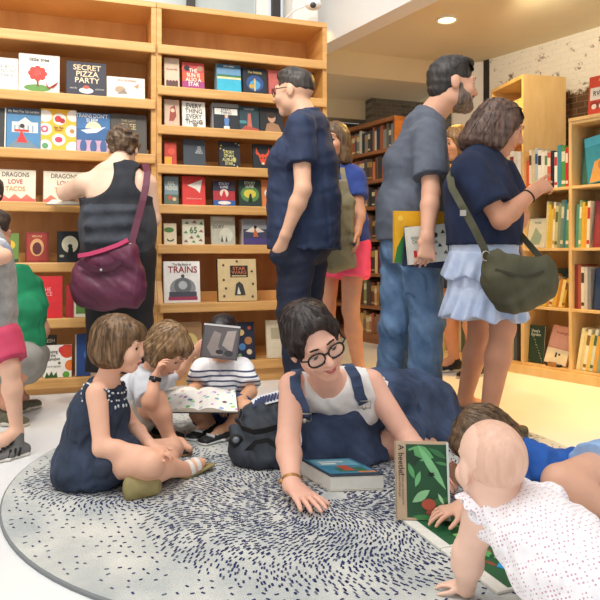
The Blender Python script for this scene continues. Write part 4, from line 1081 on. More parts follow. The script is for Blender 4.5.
def glasses(f, m, r=(.026, .021), lens=None, on_head=False, thick=.0024):
    """round-ish frame on the nose, or pushed up on the hair"""
    W = f.W; B = f.base; mb = MB(); s = f.hs
    dz, dy = (.085, -.012) if on_head else (0, 0)
    tilt = .03 if on_head else 0
    loops = []
    for q in (-1, 1):
        pts = []
        for i in range(21):
            a = 2 * math.pi * i / 20; x = q * .0335 + r[0] * math.copysign(abs(math.cos(a)) ** .85, math.cos(a)); z = r[1] * math.copysign(abs(math.sin(a)) ** .85, math.sin(a))
            y = .107 + dy - abs(x) * .12 + (-z * 1.0 if on_head else z * .1)
            pts.append(W(x, y - tilt, z + .001 + dz) - B)
        mb.tube(pts, thick * s, m, 6, caps=False); loops.append(pts)
        mb.tube([W(q * .060, .099 + dy - tilt, .010 + dz) - B, W(q * .076, .085 + dy - tilt, .011 + dz) - B, W(q * .083, .0 + (-.0), .010 + dz * .75) - B, W(q * .081, -.018, -.004 + dz * .6) - B], thick * .9 * s, m, 6)
    mb.tube([W(-.009, .104 + dy - tilt, .006 + dz) - B, W(0, .108 + dy - tilt, .010 + dz) - B, W(.009, .104 + dy - tilt, .006 + dz) - B], thick * s, m, 6)
    o = mb.build('glasses' if not on_head else 'sunglasses', f.root)
    if lens:
        for pts in loops:
            mb = MB(); c = sum(pts[:-1]) / 20; fw = f.R[:, 1] * .0008
            a = [c + (p - c) * .99 + fw for p in pts[:-1]]; b = [c + (p - c) * .99 - fw for p in pts[:-1]]
            mb.quad(a, lens); mb.quad(b[::-1], lens)
            for i in range(20): mb.quad([a[i], a[(i + 1) % 20], b[(i + 1) % 20], b[i]], lens)
            mb.build('lens', o)
    return o

def shoe(f, sd, up_m, sole_m, name='shoe', low=False, ground=None, wide=1.0, long=1.0, upv=(0, 0, 1)):
    """shoe along ankle->toe with the sole as a sub-part"""
    s = f.s; a, t = f.J['an' + sd], f.J['to' + sd]; up = nrm(upv)
    d = t - a; d = nrm(d - up * (d @ up)); L = (.26 * s) * long
    h = a[2] - f.ground
    g = a - up * h
    side = np.cross(d, up)
    heel = g - d * .055 * s; toe = g + d * (L - .055 * s)
    o = [ec(heel + up * .035 * s, g + d * .06 * s + up * .035 * s, (.034 * s * wide, .04 * s), (.040 * s * wide, .036 * s), side, .03 * s),
         ec(g + d * .06 * s + up * .03 * s, toe - d * .035 * s + up * .024 * s, (.042 * s * wide, .032 * s), (.040 * s * wide, .024 * s), side, .03 * s)]
    if not low: o.append(rc(g + up * .05 * s, a + up * .012 * s, .042 * s, .043 * s, .03 * s, flat=True))
    o.append(cut(g + up * .012 * s, -up))
    sh = sdf_obj(name, o, up_m, f.root, f.base, .006 if s > .8 else .0045)
    so = [ec(heel + up * .012 * s, g + d * .08 * s + up * .012 * s, (.040 * s * wide, .02 * s), (.044 * s * wide, .02 * s), side, .02 * s),
          ec(g + d * .08 * s + up * .012 * s, toe - d * .03 * s + up * .012 * s, (.046 * s * wide, .02 * s), (.040 * s * wide, .018 * s), side, .02 * s), cut(g + up * .024 * s, up), cut(g + up * .001, -up)]
    sdf_obj('sole', so, sole_m, sh, f.base, .006 if s > .8 else .0045)
    return sh, (g, d, side, up)
Fig.ground = 0.0
def want(n): return True

def standing(bx, by, fwd, H, **over):
    s = H / 1.75; f = nrm(V(fwd[0], fwd[1], 0)); r = V(f[1], -f[0], 0); b = V(bx, by, 0)
    L = lambda x, y, z: b + (r * x + f * y + V(0, 0, z)) * s
    J = dict(pelvis=L(0, 0, .94), waist=L(0, 0, 1.09), chest=L(0, 0, 1.27), neck=L(0, -.03, 1.475), head=L(0, .03, 1.635),
             shL=L(-.18, -.02, 1.415), shR=L(.18, -.02, 1.415), elL=L(-.23, -.03, 1.12), elR=L(.23, -.03, 1.12), wrL=L(-.22, .06, .87), wrR=L(.22, .06, .87),
             hipL=L(-.09, 0, .90), hipR=L(.09, 0, .90), knL=L(-.10, .02, .49), knR=L(.10, .02, .49), anL=L(-.11, -.04, .085), anR=L(.11, -.04, .085),
             toL=L(-.13, .10, .03), toR=L(.13, .10, .03))
    for k, v in over.items(): J[k] = L(*v) if isinstance(v, tuple) else v
    return J, s, f, r, L

denim = mat('denim_jeans', '#3e5c82', .85, c2='#6d8cb0', vs=7, bump=.4, bs=90, cr=.55)
denim_d = mat('denim_dark', '#2f4468', .85, c2='#46608c', vs=9, bump=.4, bs=90)
denim_b = mat('denim_overalls', '#28364f', .85, c2='#48597a', vs=9, bump=.4, bs=90, cr=.6)
thread = flat('#a9b6c9')

# ---- man in the navy shirt
if want('m1'):
    FLOORZ = .0122
    J, s, f, r, L = standing(.02, 3.40, (-.93, .37), 1.78, head=(0.0, .055, 1.64), neck=(0, -.02, 1.49))
    J['elL'] = P(303, 190, 3.13); J['wrL'] = P(286, 234, 3.165); J['shL'] = J['shL'] + V(.03, 0, 0)
    g = Fig(J, s, hs=s * 1.0, head=headR((-.93, .34, -.04)), dims=dict(hip=(.175, .160), waist=(.168, .168), chest=(.178, .158), top=(.13, .09)), neckr=.06, hf=.006)
    g.hands.append([ec(J['wrL'], P(279, 252, 3.195), (.026, .022), (.040, .020), V(1, .2, 0), .02)])
    root = person(g, 'man in a dark navy short sleeve shirt facing the shelves, hand in pocket', (.02, 3.40, 0), '#deae90', brow='#2a211c')
    B = g.base
    hm = hair_mat('hair_cropped', '#1f1a18', '#4a403a')
    add_hair(g, 'short', hm, vol=.005)
    glasses(g, flat('#171616', .3), r=(.024, .017), lens=None)
    sm = mat('navy_cotton', '#1b2743', .8, c2='#243454', vs=10, bump=.3, bs=70, cr=.5)
    sh = g.torso(.016) + [ec(L(0, .0, .80), L(0, 0, 1.0), (.205 * s, .192 * s), (.19 * s, .182 * s), r, .05, fa=True)]
    sh = [p for p in sh if True] + g.arm('L', .022, .62, .010) + g.arm('R', .022, .62, .010) + [cut(L(0, 0, .815), (0, 0, -1))]
    sdf_obj('shirt', sh, sm, root, B, .0085, fold=.006, ffreq=38, seed=3)
    sdf_obj('collar', [ec(L(0, -.035, 1.475), L(0, -.022, 1.535), (.082 * s, .078 * s), (.070 * s, .066 * s), r, .01, flat=True, fa=True)], sm, root, B, .006)
    tm = mat('navy_trousers', '#171d30', .8, c2='#1e273f', vs=10, bump=.3, bs=70, cr=.6)
    tr = [ec(L(0, 0, .84), L(0, 0, .99), (.178 * s, .148 * s), (.172 * s, .148 * s), r, .05)] + g.leg('L', .024, 1.92, .02) + g.leg('R', .024, 1.92, .02)
    tr += [el(P(280, 255, 3.215), (.052, .040, .055), k=.06)]
    sdf_obj('trousers', tr, tm, root, B, .009, fold=.006, ffreq=36, seed=4)
    g.ground = .0125
    for sd in 'LR': shoe(g, sd, mat('shoe_black', '#1b1a1c', .5), flat('#2a2624'))

# ---- man in the grey t-shirt
if want('m2'):
    FLOORZ = .0122
    DOFF = .20
    J, s, f, r, L = standing(.565, 3.28, (.96, .28), 1.80)
    J.update(head=P(452, 85, 3.05), neck=P(427, 121, 3.09), chest=P(416, 165, 3.09), waist=P(413, 205, 3.09), shL=P(414, 136, 3.27))
    J['shR'] = P(429, 137, 2.90); J['elR'] = P(431, 193, 2.80); J['wrR'] = P(427, 238, 2.715)
    J['elL'] = L(-.22, .06, 1.12); J['wrL'] = L(-.2, .22, .93)
    J['knR'] = P(427, 322, 2.98); J['anR'] = P(424, 398, 3.02); J['knL'] = P(396, 325, 3.14); J['anL'] = P(391, 388, 3.24)
    J['toR'] = J['anR'] + V(.11, .08, -.05); J['toL'] = J['anL'] + V(.13, .06, -.05)
    g = Fig(J, s, hs=1.09 * s, head=headR((1, .06, -.10)), dims=dict(hip=(.165, .135), waist=(.160, .142), chest=(.172, .135), top=(.13, .085)), neckr=.064, hf=.006)
    g.add_hand('R', (-.05, -.15, -1), V(-.1, 1, .1), -1, curl=(.75, .75, .75, .7), s=1.03, thumb=(.7, -.1, -.7))
    root = person(g, 'bearded man in a grey t-shirt and blue jeans holding books against his thigh', (.565, 3.28, 0), '#d9a488', brow='#3a302a')
    B = g.base
    hm = hair_mat('hair_greying', '#1a1716', '#3a3431')
    top = [el(g.W(.0, .035 - .02 * i, .118 + .006 * (i % 2)), (.05, .03, .022), g.R, k=.012) for i in range(5)]
    add_hair(g, 'short', hm, vol=.008, nape=.088)
    bm_ = hair_mat('beard_grey', '#4a3c34', '#8a776b')
    be = [el(g.W(0, .035, -.075), tuple(v * g.hs for v in (.060, .064, .048)), g.R, k=.02), el(g.W(0, .075, -.095), tuple(v * g.hs for v in (.034, .032, .026)), g.R, k=.02), rc(g.W(-.026, .096, -.046), g.W(.026, .096, -.046), .008, .008, k=.008)]
    for q in (-1, 1): be.append(el(g.W(q * .050, .040, -.058), tuple(v * g.hs for v in (.020, .036, .034)), g.R, k=.02)); be.append(rc(g.W(q * .066, .022, -.01), g.W(q * .058, .03, -.06), .010, .016, k=.015))
    be += [sub(rc(g.W(-.017, .102, -.0615), g.W(.017, .102, -.0615), .0085, .0085, k=.003)), sub(el(g.W(0, .09, -.02), (.045, .05, .024), g.R, k=.01))]
    sdf_obj('beard', be, bm_, root, B, .005, fold=.002, ffreq=130)
    glasses(g, flat('#15120f', .25), r=(.028, .020), lens=flat('#1a1512', .12), on_head=True)
    sm = mat('grey_jersey', '#4f5562', .85, c2='#606775', vs=9, bump=.25, bs=80, cr=.45)
    sh = g.torso(.018) + [ec(L(0, .0, .80), L(0, 0, 1.02), (.195 * s, .168 * s), (.182 * s, .158 * s), r, .05, fa=True)] + g.arm('R', .024, .74, .012) + g.arm('L', .024, .74, .012)
    sh += [rc(J['neck'] - V(.02, 0, .03), J['neck'] + V(.03, 0, .07), .090, .072, .03, flat=True), cut(J['neck'] + V(.0, .0, .060), f * .40 + V(0, 0, 1)), cut(L(0, 0, .845), (0, 0, -1))]
    sdf_obj('t_shirt', sh, sm, root, B, .0085, fold=.006, ffreq=36, seed=9)
    je = [ec(L(0, 0, .80), L(0, 0, .97), (.172 * s, .142 * s), (.166 * s, .14 * s), r, .05)] + g.leg('L', .026, 1.94, .022) + g.leg('R', .026, 1.94, .022)
    jo = sdf_obj('jeans', je, denim, root, B, .0085, fold=.007, ffreq=34, seed=12)
    patch('back_pocket', [jo], [P(396, 268, 2.95), P(424, 266, 2.95), P(423, 294, 2.95), P(398, 295, 2.95)], .003, denim, jo, B)
    g.ground = .0125
    for sd in 'LR': shoe(g, sd, mat('shoe_brown', '#4b3d33', .6), flat('#2a2624'))

DOFF = 0.0
# ---- woman in the frilled skirt
if want('w2'):
    DOFF = -.12
    FLOORZ = .0008
    J, s, f, r, L = standing(.81, 2.88, (.95, .30), 1.54)
    J.update(pelvis=P(484, 240, 3.02), waist=P(483, 215, 3.02), chest=P(479, 188, 3.02), neck=P(483, 154, 3.02), head=P(499, 128, 2.99), shR=P(470, 170, 2.88), shL=P(497, 168, 3.15),
             elR=P(501, 220, 2.80), wrR=P(533, 192, 2.85), elL=P(520, 216, 3.16), wrL=P(512, 234, 2.97), hipL=P(476, 245, 3.10), hipR=P(489, 245, 2.94),
             knR=P(503, 327, 2.94), anR=P(488, 417, 2.96), knL=P(480, 332, 3.18), anL=P(464, 401, 3.26))
    J['toR'] = J['anR'] + V(.14, -.05, -.05); J['toL'] = J['anL'] + V(.14, -.03, -.05)
    g = Fig(J, .90, hs=1.0, head=headR((.90, -.10, -.36)), dims=dict(hip=(.155, .138), waist=(.160, .145), chest=(.168, .145), top=(.12, .08)), limb=1.08, hf=.006)
    g.add_hand('R', (.8, .22, .46), V(.1, .8, -.5), 1, curl=(.12, .7, .85, .9), s=.92, thumb=(.75, .1, .15))
    g.add_hand('L', (-.35, -.7, -.5), V(-.3, .4, -.7), 1, curl=(.6, .6, .6, .6), s=.9)
    root = person(g, 'woman in a navy top and pale blue frilled skirt pointing at the bookcase', (.81, 2.88, 0), '#c98f70', brow='#3a2c24')
    B = g.base
    hm = hair_mat('hair_brown_silver', '#33231d', '#77594a')
    add_hair(g, 'lob', hm, vol=.012, extra=[el(g.W(0, -.085, -.06), (.080, .058, .08), g.R, k=.03), el(g.W(0, -.105, -.10), (.075, .045, .045), g.R, k=.03)], strands=160, sr=.0016)
    glasses(g, flat('#15120f', .25), r=(.028, .020), lens=flat('#1a1512', .12), on_head=True)
    sm = mat('navy_knit', '#151e37', .9, c2='#1c2a4a', vs=12, bump=.3, bs=120, cr=.3)
    sh = g.torso(.018) + [ec(P(484, 246, 3.02), P(483, 205, 3.02), (.182, .161), (.173, .155), g.hip, .05)] + g.arm('R', .030, .72, .012) + g.arm('L', .028, .72, .012) + [cut(P(480, 245, 3.02), (0, 0, -1)), cut(J['neck'] + V(0, 0, .02), V(.25, 0, 1))]
    sdf_obj('knit_top', sh, sm, root, B, .0085, fold=.004, ffreq=34, seed=6)
    km = mat('skirt_chambray', '#aebfdf', .85, c2='#ccd8ee', vs=14, bump=.3, bs=90, cr=.5)
    def frill(amp, n, z0, z1):
        c = P(484, 250, 3.02)
        def fn(v):
            a = np.arctan2(v[:, 1] - c[1], v[:, 0] - c[0]); t = np.clip((z0 - v[:, 2]) / (z0 - z1), 0, 1)
            k = 1 + amp * t * np.sin(n * a + 3 * t + 1.5 * np.sin(3 * a))
            w = v.copy(); w[:, :2] = c[:2] + (v[:, :2] - c[:2]) * k[:, None]; w[:, 2] += .012 * t * np.sin(n * a * .5)
            return w
        return fn
    zz = lambda y: .8 - (y - 255) / 640 * (3.02 + DOFF)
    sk = sdf_obj('skirt', [ec(P(484, 231, 3.02), P(484, 298, 3.02), (.164, .150), (.172, .16), g.hip, .03, flat=True, fa=True)], km, root, B, .009, fn=frill(.04, 13, zz(240), zz(298)))
    sdf_obj('frill', [ec(P(484, 252, 3.02), P(483, 279, 3.02), (.170, .155), (.196, .18), g.hip, .01, flat=True, fa=True)], km, sk, B, .0075, fn=frill(.075, 15, zz(252), zz(279)))
    sdf_obj('frill', [ec(P(484, 287, 3.02), P(483, 317, 3.02), (.172, .16), (.204, .185), g.hip, .01, flat=True, fa=True)], km, sk, B, .0075, fn=frill(.085, 17, zz(287), zz(316)))
    mb = MB(); a = J['wrR'] + nrm(J['elR'] - J['wrR']) * .03 - B; ax_ = nrm(J['elR'] - J['wrR']); u = nrm(np.cross(ax_, V(0, 0, 1))); w = np.cross(ax_, u)
    mb.tube([a + (u * math.cos(t) + w * math.sin(t)) * .031 for t in np.linspace(0, 2 * math.pi, 24)], .0035, flat('#1a1a1a'), 6, caps=False); mb.build('bracelet', root)
    g.ground = .0125
    for sd in 'LR': shoe(g, sd, mat('sandal_olive', '#4a4436', .7), flat('#5b5240'), name='flat_shoe', low=True)

DOFF = 0.0
# ---- woman in the black tank top
if want('w1'):
    FLOORZ = .0008
    J, s, f, r, L = standing(-.985, 3.47, (.12, .99), 1.55, head=(-.01, .10, 1.565), neck=(0, .0, 1.475))
    J['shL'] = P(85, 184, 3.44); J['shR'] = P(146, 184, 3.46); J['elL'] = P(66, 193, 3.56); J['wrL'] = P(84, 200, 3.74); J['elR'] = P(152, 219, 3.50); J['wrR'] = P(142, 226, 3.70)
    g = Fig(J, s, hs=.93, limb=1.25, head=headR((-.12, 1, -.30)), dims=dict(hip=(.20, .175), waist=(.182, .165), chest=(.178, .155), top=(.13, .09)), hf=.007)
    g.add_hand('L', (.5, .6, .2), V(.2, .1, .9), -1, curl=(.4, .4, .4, .4), s=.9)
    g.add_hand('R', (-.7, .5, .1), V(-.2, .1, .9), 1, curl=(.4, .4, .4, .4), s=.9)
    root = person(g, 'woman in a black racerback tank top seen from behind reading at the shelves', (-.985, 3.47, 0), '#ecc4ac', brow='#3a2c24')
    B = g.base
    rs3 = random.Random(5); curls = []
    for i in range(60):
        v = nrm(V(rs3.gauss(0, 1), rs3.gauss(-.7, .8), rs3.gauss(.35, .8)))
        curls.append(el(g.W(v[0] * .084, -.018 + v[1] * .108, .034 + max(-.75, v[2]) * .094), tuple(rs3.uniform(.012, .022) for _ in range(3)), g.R, k=.006))
    add_hair(g, 'updo', hair_mat('hair_curly_brown', '#35271a', '#735b44'), vol=.008, h=.0055, fold=.004, ffreq=110, extra=curls)
    bk = mat('black_jersey', '#1d1f26', .85, c2='#282b34', vs=10, bump=.25, bs=80, cr=.3)
    gy = mat('charcoal_jersey', '#343842', .85, c2='#434852', vs=10, bump=.3, bs=60, cr=.4)
    up = g.torso(.012, parts=('waist', 'chest')) + [ec(P(119, 264, 3.47), P(118, 222, 3.47), (.200, .182), (.192, .172), g.hip, .05), ec(P(118, 232, 3.47), P(118, 195, 3.47), (.192, .174), (.182, .165), g.hip, .05)]
    for yy in (212, 226, 241): up.append(ec(P(96, yy + 2, 3.47), P(142, yy, 3.47), (.172, .026), (.172, .026), V(0, 1, 0), .045))
    for x, y, rr_ in ((83, 168, .158), (151, 179, .088)): up.append(sub(rc(P(x, y, 3.05), P(x + (x - 120) * .05, y, 3.95), rr_, rr_, .012)))
    up += [sub(rc(J['neck'] + V(0, -.05, .03), J['neck'] + V(0, -.1, .1), .05, .06, .02)), cut(P(120, 253, 3.47), (0, 0, -1)), cut(P(120, 161, 3.47), (0, 0, 1))]
    sdf_obj('tank_top', up, bk, root, B, .008, fold=.004, ffreq=26, seed=2, paint=[(lambda v: v[:, 2] < P(120, 204, 3.30)[2] - .0, gy)])
    mb = MB(); pv = flat('#7d6fb5'); mb.strap([q - B for q in snap([c_ for c_ in root.children if c_.name.startswith('body')], [P(136, 166, 3.36), P(133, 174, 3.30), P(132, 183, 3.29), P(135, 192, 3.29), P(141, 199, 3.30)], .008, B)], .020, .004, pv, V(1, 0, 0)); mb.build('bra_strap', root)
    tr = [ec(L(0, 0, .86), L(0, 0, 1.05), (.215 * s, .19 * s), (.205 * s, .176 * s), r, .05)] + g.leg('L', .030, 1.75, .0) + g.leg('R', .030, 1.75, .0)
    sdf_obj('leggings', tr, mat('black_leggings', '#1b1b20', .85, bump=.2, bs=70), root, B, .010, fold=.004, ffreq=30)
    for sd in 'LR': shoe(g, sd, mat('shoe_black', '#1b1a1c', .5), flat('#2a2624'))

# ---- woman in pink shorts, half hidden
if want('w3'):
    FLOORZ = .0008
    DOFF = -.18
    J, s, f, r, L = standing(.262, 4.04, (-.55, -.83), 1.66)
    J['elL'] = P(359, 212, 4.08); J['wrL'] = P(357, 232, 3.98); J['shL'] = P(354, 178, 4.15); J['shR'] = P(322, 180, 4.25); J['head'] = P(335, 141, 4.14); J['neck'] = P(337, 168, 4.2)
    J['knL'] = J['knL'] + V(-.02, -.05, 0)
    g = Fig(J, s, hs=.95, head=headR((-.5, -.85, -.1)), dims=dict(hip=(.165, .13)), hf=.007)
    g.add_hand('L', (0, -.3, -1), V(-1, 0, 0), -1, s=.9)
    root = person(g, 'long-haired woman in a blue top and bright pink shorts behind the navy-shirted man', (.262, 4.04, 0), '#d89f80', brow='#3a2c24')
    B = g.base
    add_hair(g, 'long', hair_mat('hair_light_brown', '#3d2c1e', '#80664a'), vol=.012, h=.008)
    sdf_obj('blue_top', g.torso(.014) + [ec(L(0, 0, .92), L(0, 0, 1.05), (.175, .15), (.165, .14), r, .05)] + g.arm('L', .020, .6, .01) + g.arm('R', .020, .6, .01) + [cut(P(337, 166, 4.2), (0, 0, 1))], mat('blue_jersey', '#2f4590', .85, c2='#3a54a5', vs=10), root, B, .010, fold=.004)
    sdf_obj('shorts', [ec(L(0, 0, .86), L(0, 0, 1.0), (.178 * s, .14 * s), (.172 * s, .138 * s), r, .05)] + g.leg('L', .026, .50, .02) + g.leg('R', .026, .50, .02), mat('pink_cotton', '#ff4a78', .7, c2='#ff5f8a', vs=10), root, B, .010, fold=.003)
    for sd in 'LR': shoe(g, sd, mat('shoe_pale', '#cfc6b8', .6), flat('#eee8dc'))

DOFF = 0.0
# ---- person half hidden between the grey t-shirt and the skirt
if want('p4'):
    FLOORZ = .0008
    J, s, f, r, L = standing(1.08, 4.30, (-.85, -.5), 1.64)
    J['head'] = P(457, 143, 4.27)
    g = Fig(J, s, hs=.95, head=headR((-.9, -.35, -.2)), hf=.008)
    root = person(g, 'fair-haired person in dark clothes mostly hidden behind the bearded man', (1.08, 4.30, 0), '#d99b73', brow='#6a4c2c')
    B = g.base
    add_hair(g, 'lob', hair_mat('hair_blond', '#6b4a2c', '#a07a4c'), vol=.01, h=.009)
    sdf_obj('dark_top', g.torso(.016) + g.arm('L', .02, .7, .01) + g.arm('R', .02, .7, .01) + [cut(J['neck'] + V(0, 0, .01), (0, 0, 1))], mat('dark_jersey', '#23252e', .85, bump=.2), root, B, .011, fold=.004)
    sdf_obj('shorts', [ec(L(0, 0, .86), L(0, 0, 1.0), (.178 * s, .14 * s), (.172 * s, .138 * s), r, .05)] + g.leg('L', .026, .7, .02) + g.leg('R', .026, .7, .02), mat('dark_cotton', '#2c2f3a', .85), root, B, .011)
    for sd in 'LR': shoe(g, sd, mat('shoe_black', '#1b1a1c', .5), flat('#c9bfae'))

# ---- child at the left edge
if want('b1'):
    FLOORZ = .0008
    J, s, f, r, L = standing(-1.275, 2.58, (-.62, -.78), 1.10)
    J.update(anL=P(17, 432, 2.54), knL=P(10, 368, 2.52), hipL=P(0, 338, 2.55), shL=P(-14, 246, 2.52), shR=P(-44, 240, 2.66), elL=P(4, 256, 2.42), wrL=P(-20, 262, 2.32))
    J['toL'] = J['anL'] + V(-.07, -.09, -.035)
    g = Fig(J, s, hs=.88, head=headR((-.6, -.7, -.2)), child=.7, limb=1.0, dims=dict(hip=(.165, .12), waist=(.15, .115), chest=(.155, .115)), h=.008, hf=.006)
    root = person(g, 'child in a grey t-shirt and raspberry pink shorts standing at the left edge', (-1.26, 2.58, 0), '#e9b89c', brow='#4a382c')
    B = g.base
    add_hair(g, 'short', hair_mat('hair_dark', '#2a211c', '#4d4039'), vol=.008)
    sdf_obj('t_shirt', g.torso(.016) + [ec(P(-14, 326, 2.58), P(-14, 270, 2.58), (.135, .115), (.118, .098), r, .04, fa=True)] + g.arm('R', .02, .6, .01) + [cut(J['neck'] + V(0, 0, .01), (0, 0, 1))], mat('grey_marl', '#8f8d8b', .85, c2='#a3a19e', vs=40, bump=.2), root, B, .0075, fold=.004)
    sdf_obj('sleeve', g.arm('L', .02, .62, .008), mat('sleeve_white', '#dfe5ee', .8, c2='#9fb4d6', vs=30), root, B, .0075)
    sdf_obj('shorts', [ec(L(0, 0, .86), L(0, 0, 1.0), (.172 * s, .135 * s), (.168 * s, .13 * s), r, .05)] + g.leg('L', .026, .82, .012) + g.leg('R', .026, .82, .012), mat('raspberry_cotton', '#c23a5c', .75, c2='#d24a6c', vs=10), root, B, .0075, fold=.004)
    for sd in 'LR':
        sh, (gp, d, side, up) = shoe(g, sd, mat('sneaker_grey', '#6e6c6b', .75, bump=.3, bs=150), flat('#d7d2c8'), name='sneaker', wide=1.25, long=1.05)
        for q in (-1, 1):
            mb = MB()
            for i in range(3):
                c0 = gp + d * (.012 + .02 * i) + side * q * .0345; mb.strap([c0 + up * .012 - B, c0 + up * .027 - d * .006 + side * q * -.001 - B, c0 + up * .042 - d * .012 - side * q * .007 - B], .008, .004, flat('#1d1d1f'), d)
            mb.build('stripes', sh)
        mb = MB()
        for i in range(4): mb.tube([gp + d * (.03 + .014 * i) + up * (.058 - .006 * i) + side * x - B for x in (-.016, 0, .016)], .003, flat('#2a2a2c'), 5)
        for q in (-1, 1): mb.tube([gp + d * .025 + up * .06 + side * x * q - B + up * z for x, z in ((0, 0), (.012, .014), (.02, .004), (.004, 0))], .0025, flat('#2a2a2c'), 5)
        mb.build('laces', sh)

# ---- person in green, squatting
if want('g2'):
    FLOORZ = .0008
    J = dict(pelvis=P(16, 362, 3.12), chest=P(17, 312, 3.14), neck=P(3, 268, 3.10), head=P(-10, 234, 3.06), shL=P(-14, 290, 2.98), shR=P(29, 288, 3.22), elR=P(42, 330, 3.20), wrR=P(32, 347, 3.22), elL=P(5, 330, 2.95), wrL=P(30, 345, 3.1),
             hipL=P(16, 368, 3.05), hipR=P(26, 366, 3.2), knR=P(36, 355, 3.40), anR=P(10, 395, 3.22), knL=P(28, 358, 2.98), anL=P(0, 398, 3.05), toR=P(26, 398, 3.3), toL=P(16, 408, 3.0))
    g = Fig(J, .92, hs=.95, head=headR((.5, .85, -.2)), dims=dict(hip=(.145, .115), waist=(.135, .11), chest=(.145, .11)), limb=.95, hf=.007)
    root = person(g, 'person in a green t-shirt and grey shorts squatting by the lowest shelf', (J['pelvis'][0], J['pelvis'][1], 0), '#c98f72', brow='#3a2c24')
    B = g.base
    add_hair(g, 'short', hair_mat('hair_dark', '#2a211c', '#4d4039'), vol=.008, h=.008)
    sdf_obj('t_shirt', g.torso(.018) + g.arm('L', .022, .6, .010) + g.arm('R', .020, .55, .008) + [cut(J['neck'] + V(0, 0, .015), (0, 0, 1))], mat('green_jersey', '#127a50', .8, c2='#1a8e60', vs=9, bump=.25, cr=.5), root, B, .009, fold=.006, ffreq=34)
    sdf_obj('shorts', [ec(J['pelvis'], J['pelvis'] * .5 + J['waist'] if False else J['pelvis'] + V(0, 0, .06), (.17, .14), (.165, .135), g.hip, .05)] + g.leg('L', .014, 1.06, .006) + g.leg('R', .014, 1.06, .006), mat('grey_shorts', '#8b8983', .85, c2='#9b9993', vs=12), root, B, .009, fold=.005)
    for sd in 'LR': shoe(g, sd, mat('shoe_olive', '#5a5747', .85, c2='#6d6a58', vs=60, bump=.4), flat('#cfc8b8'))

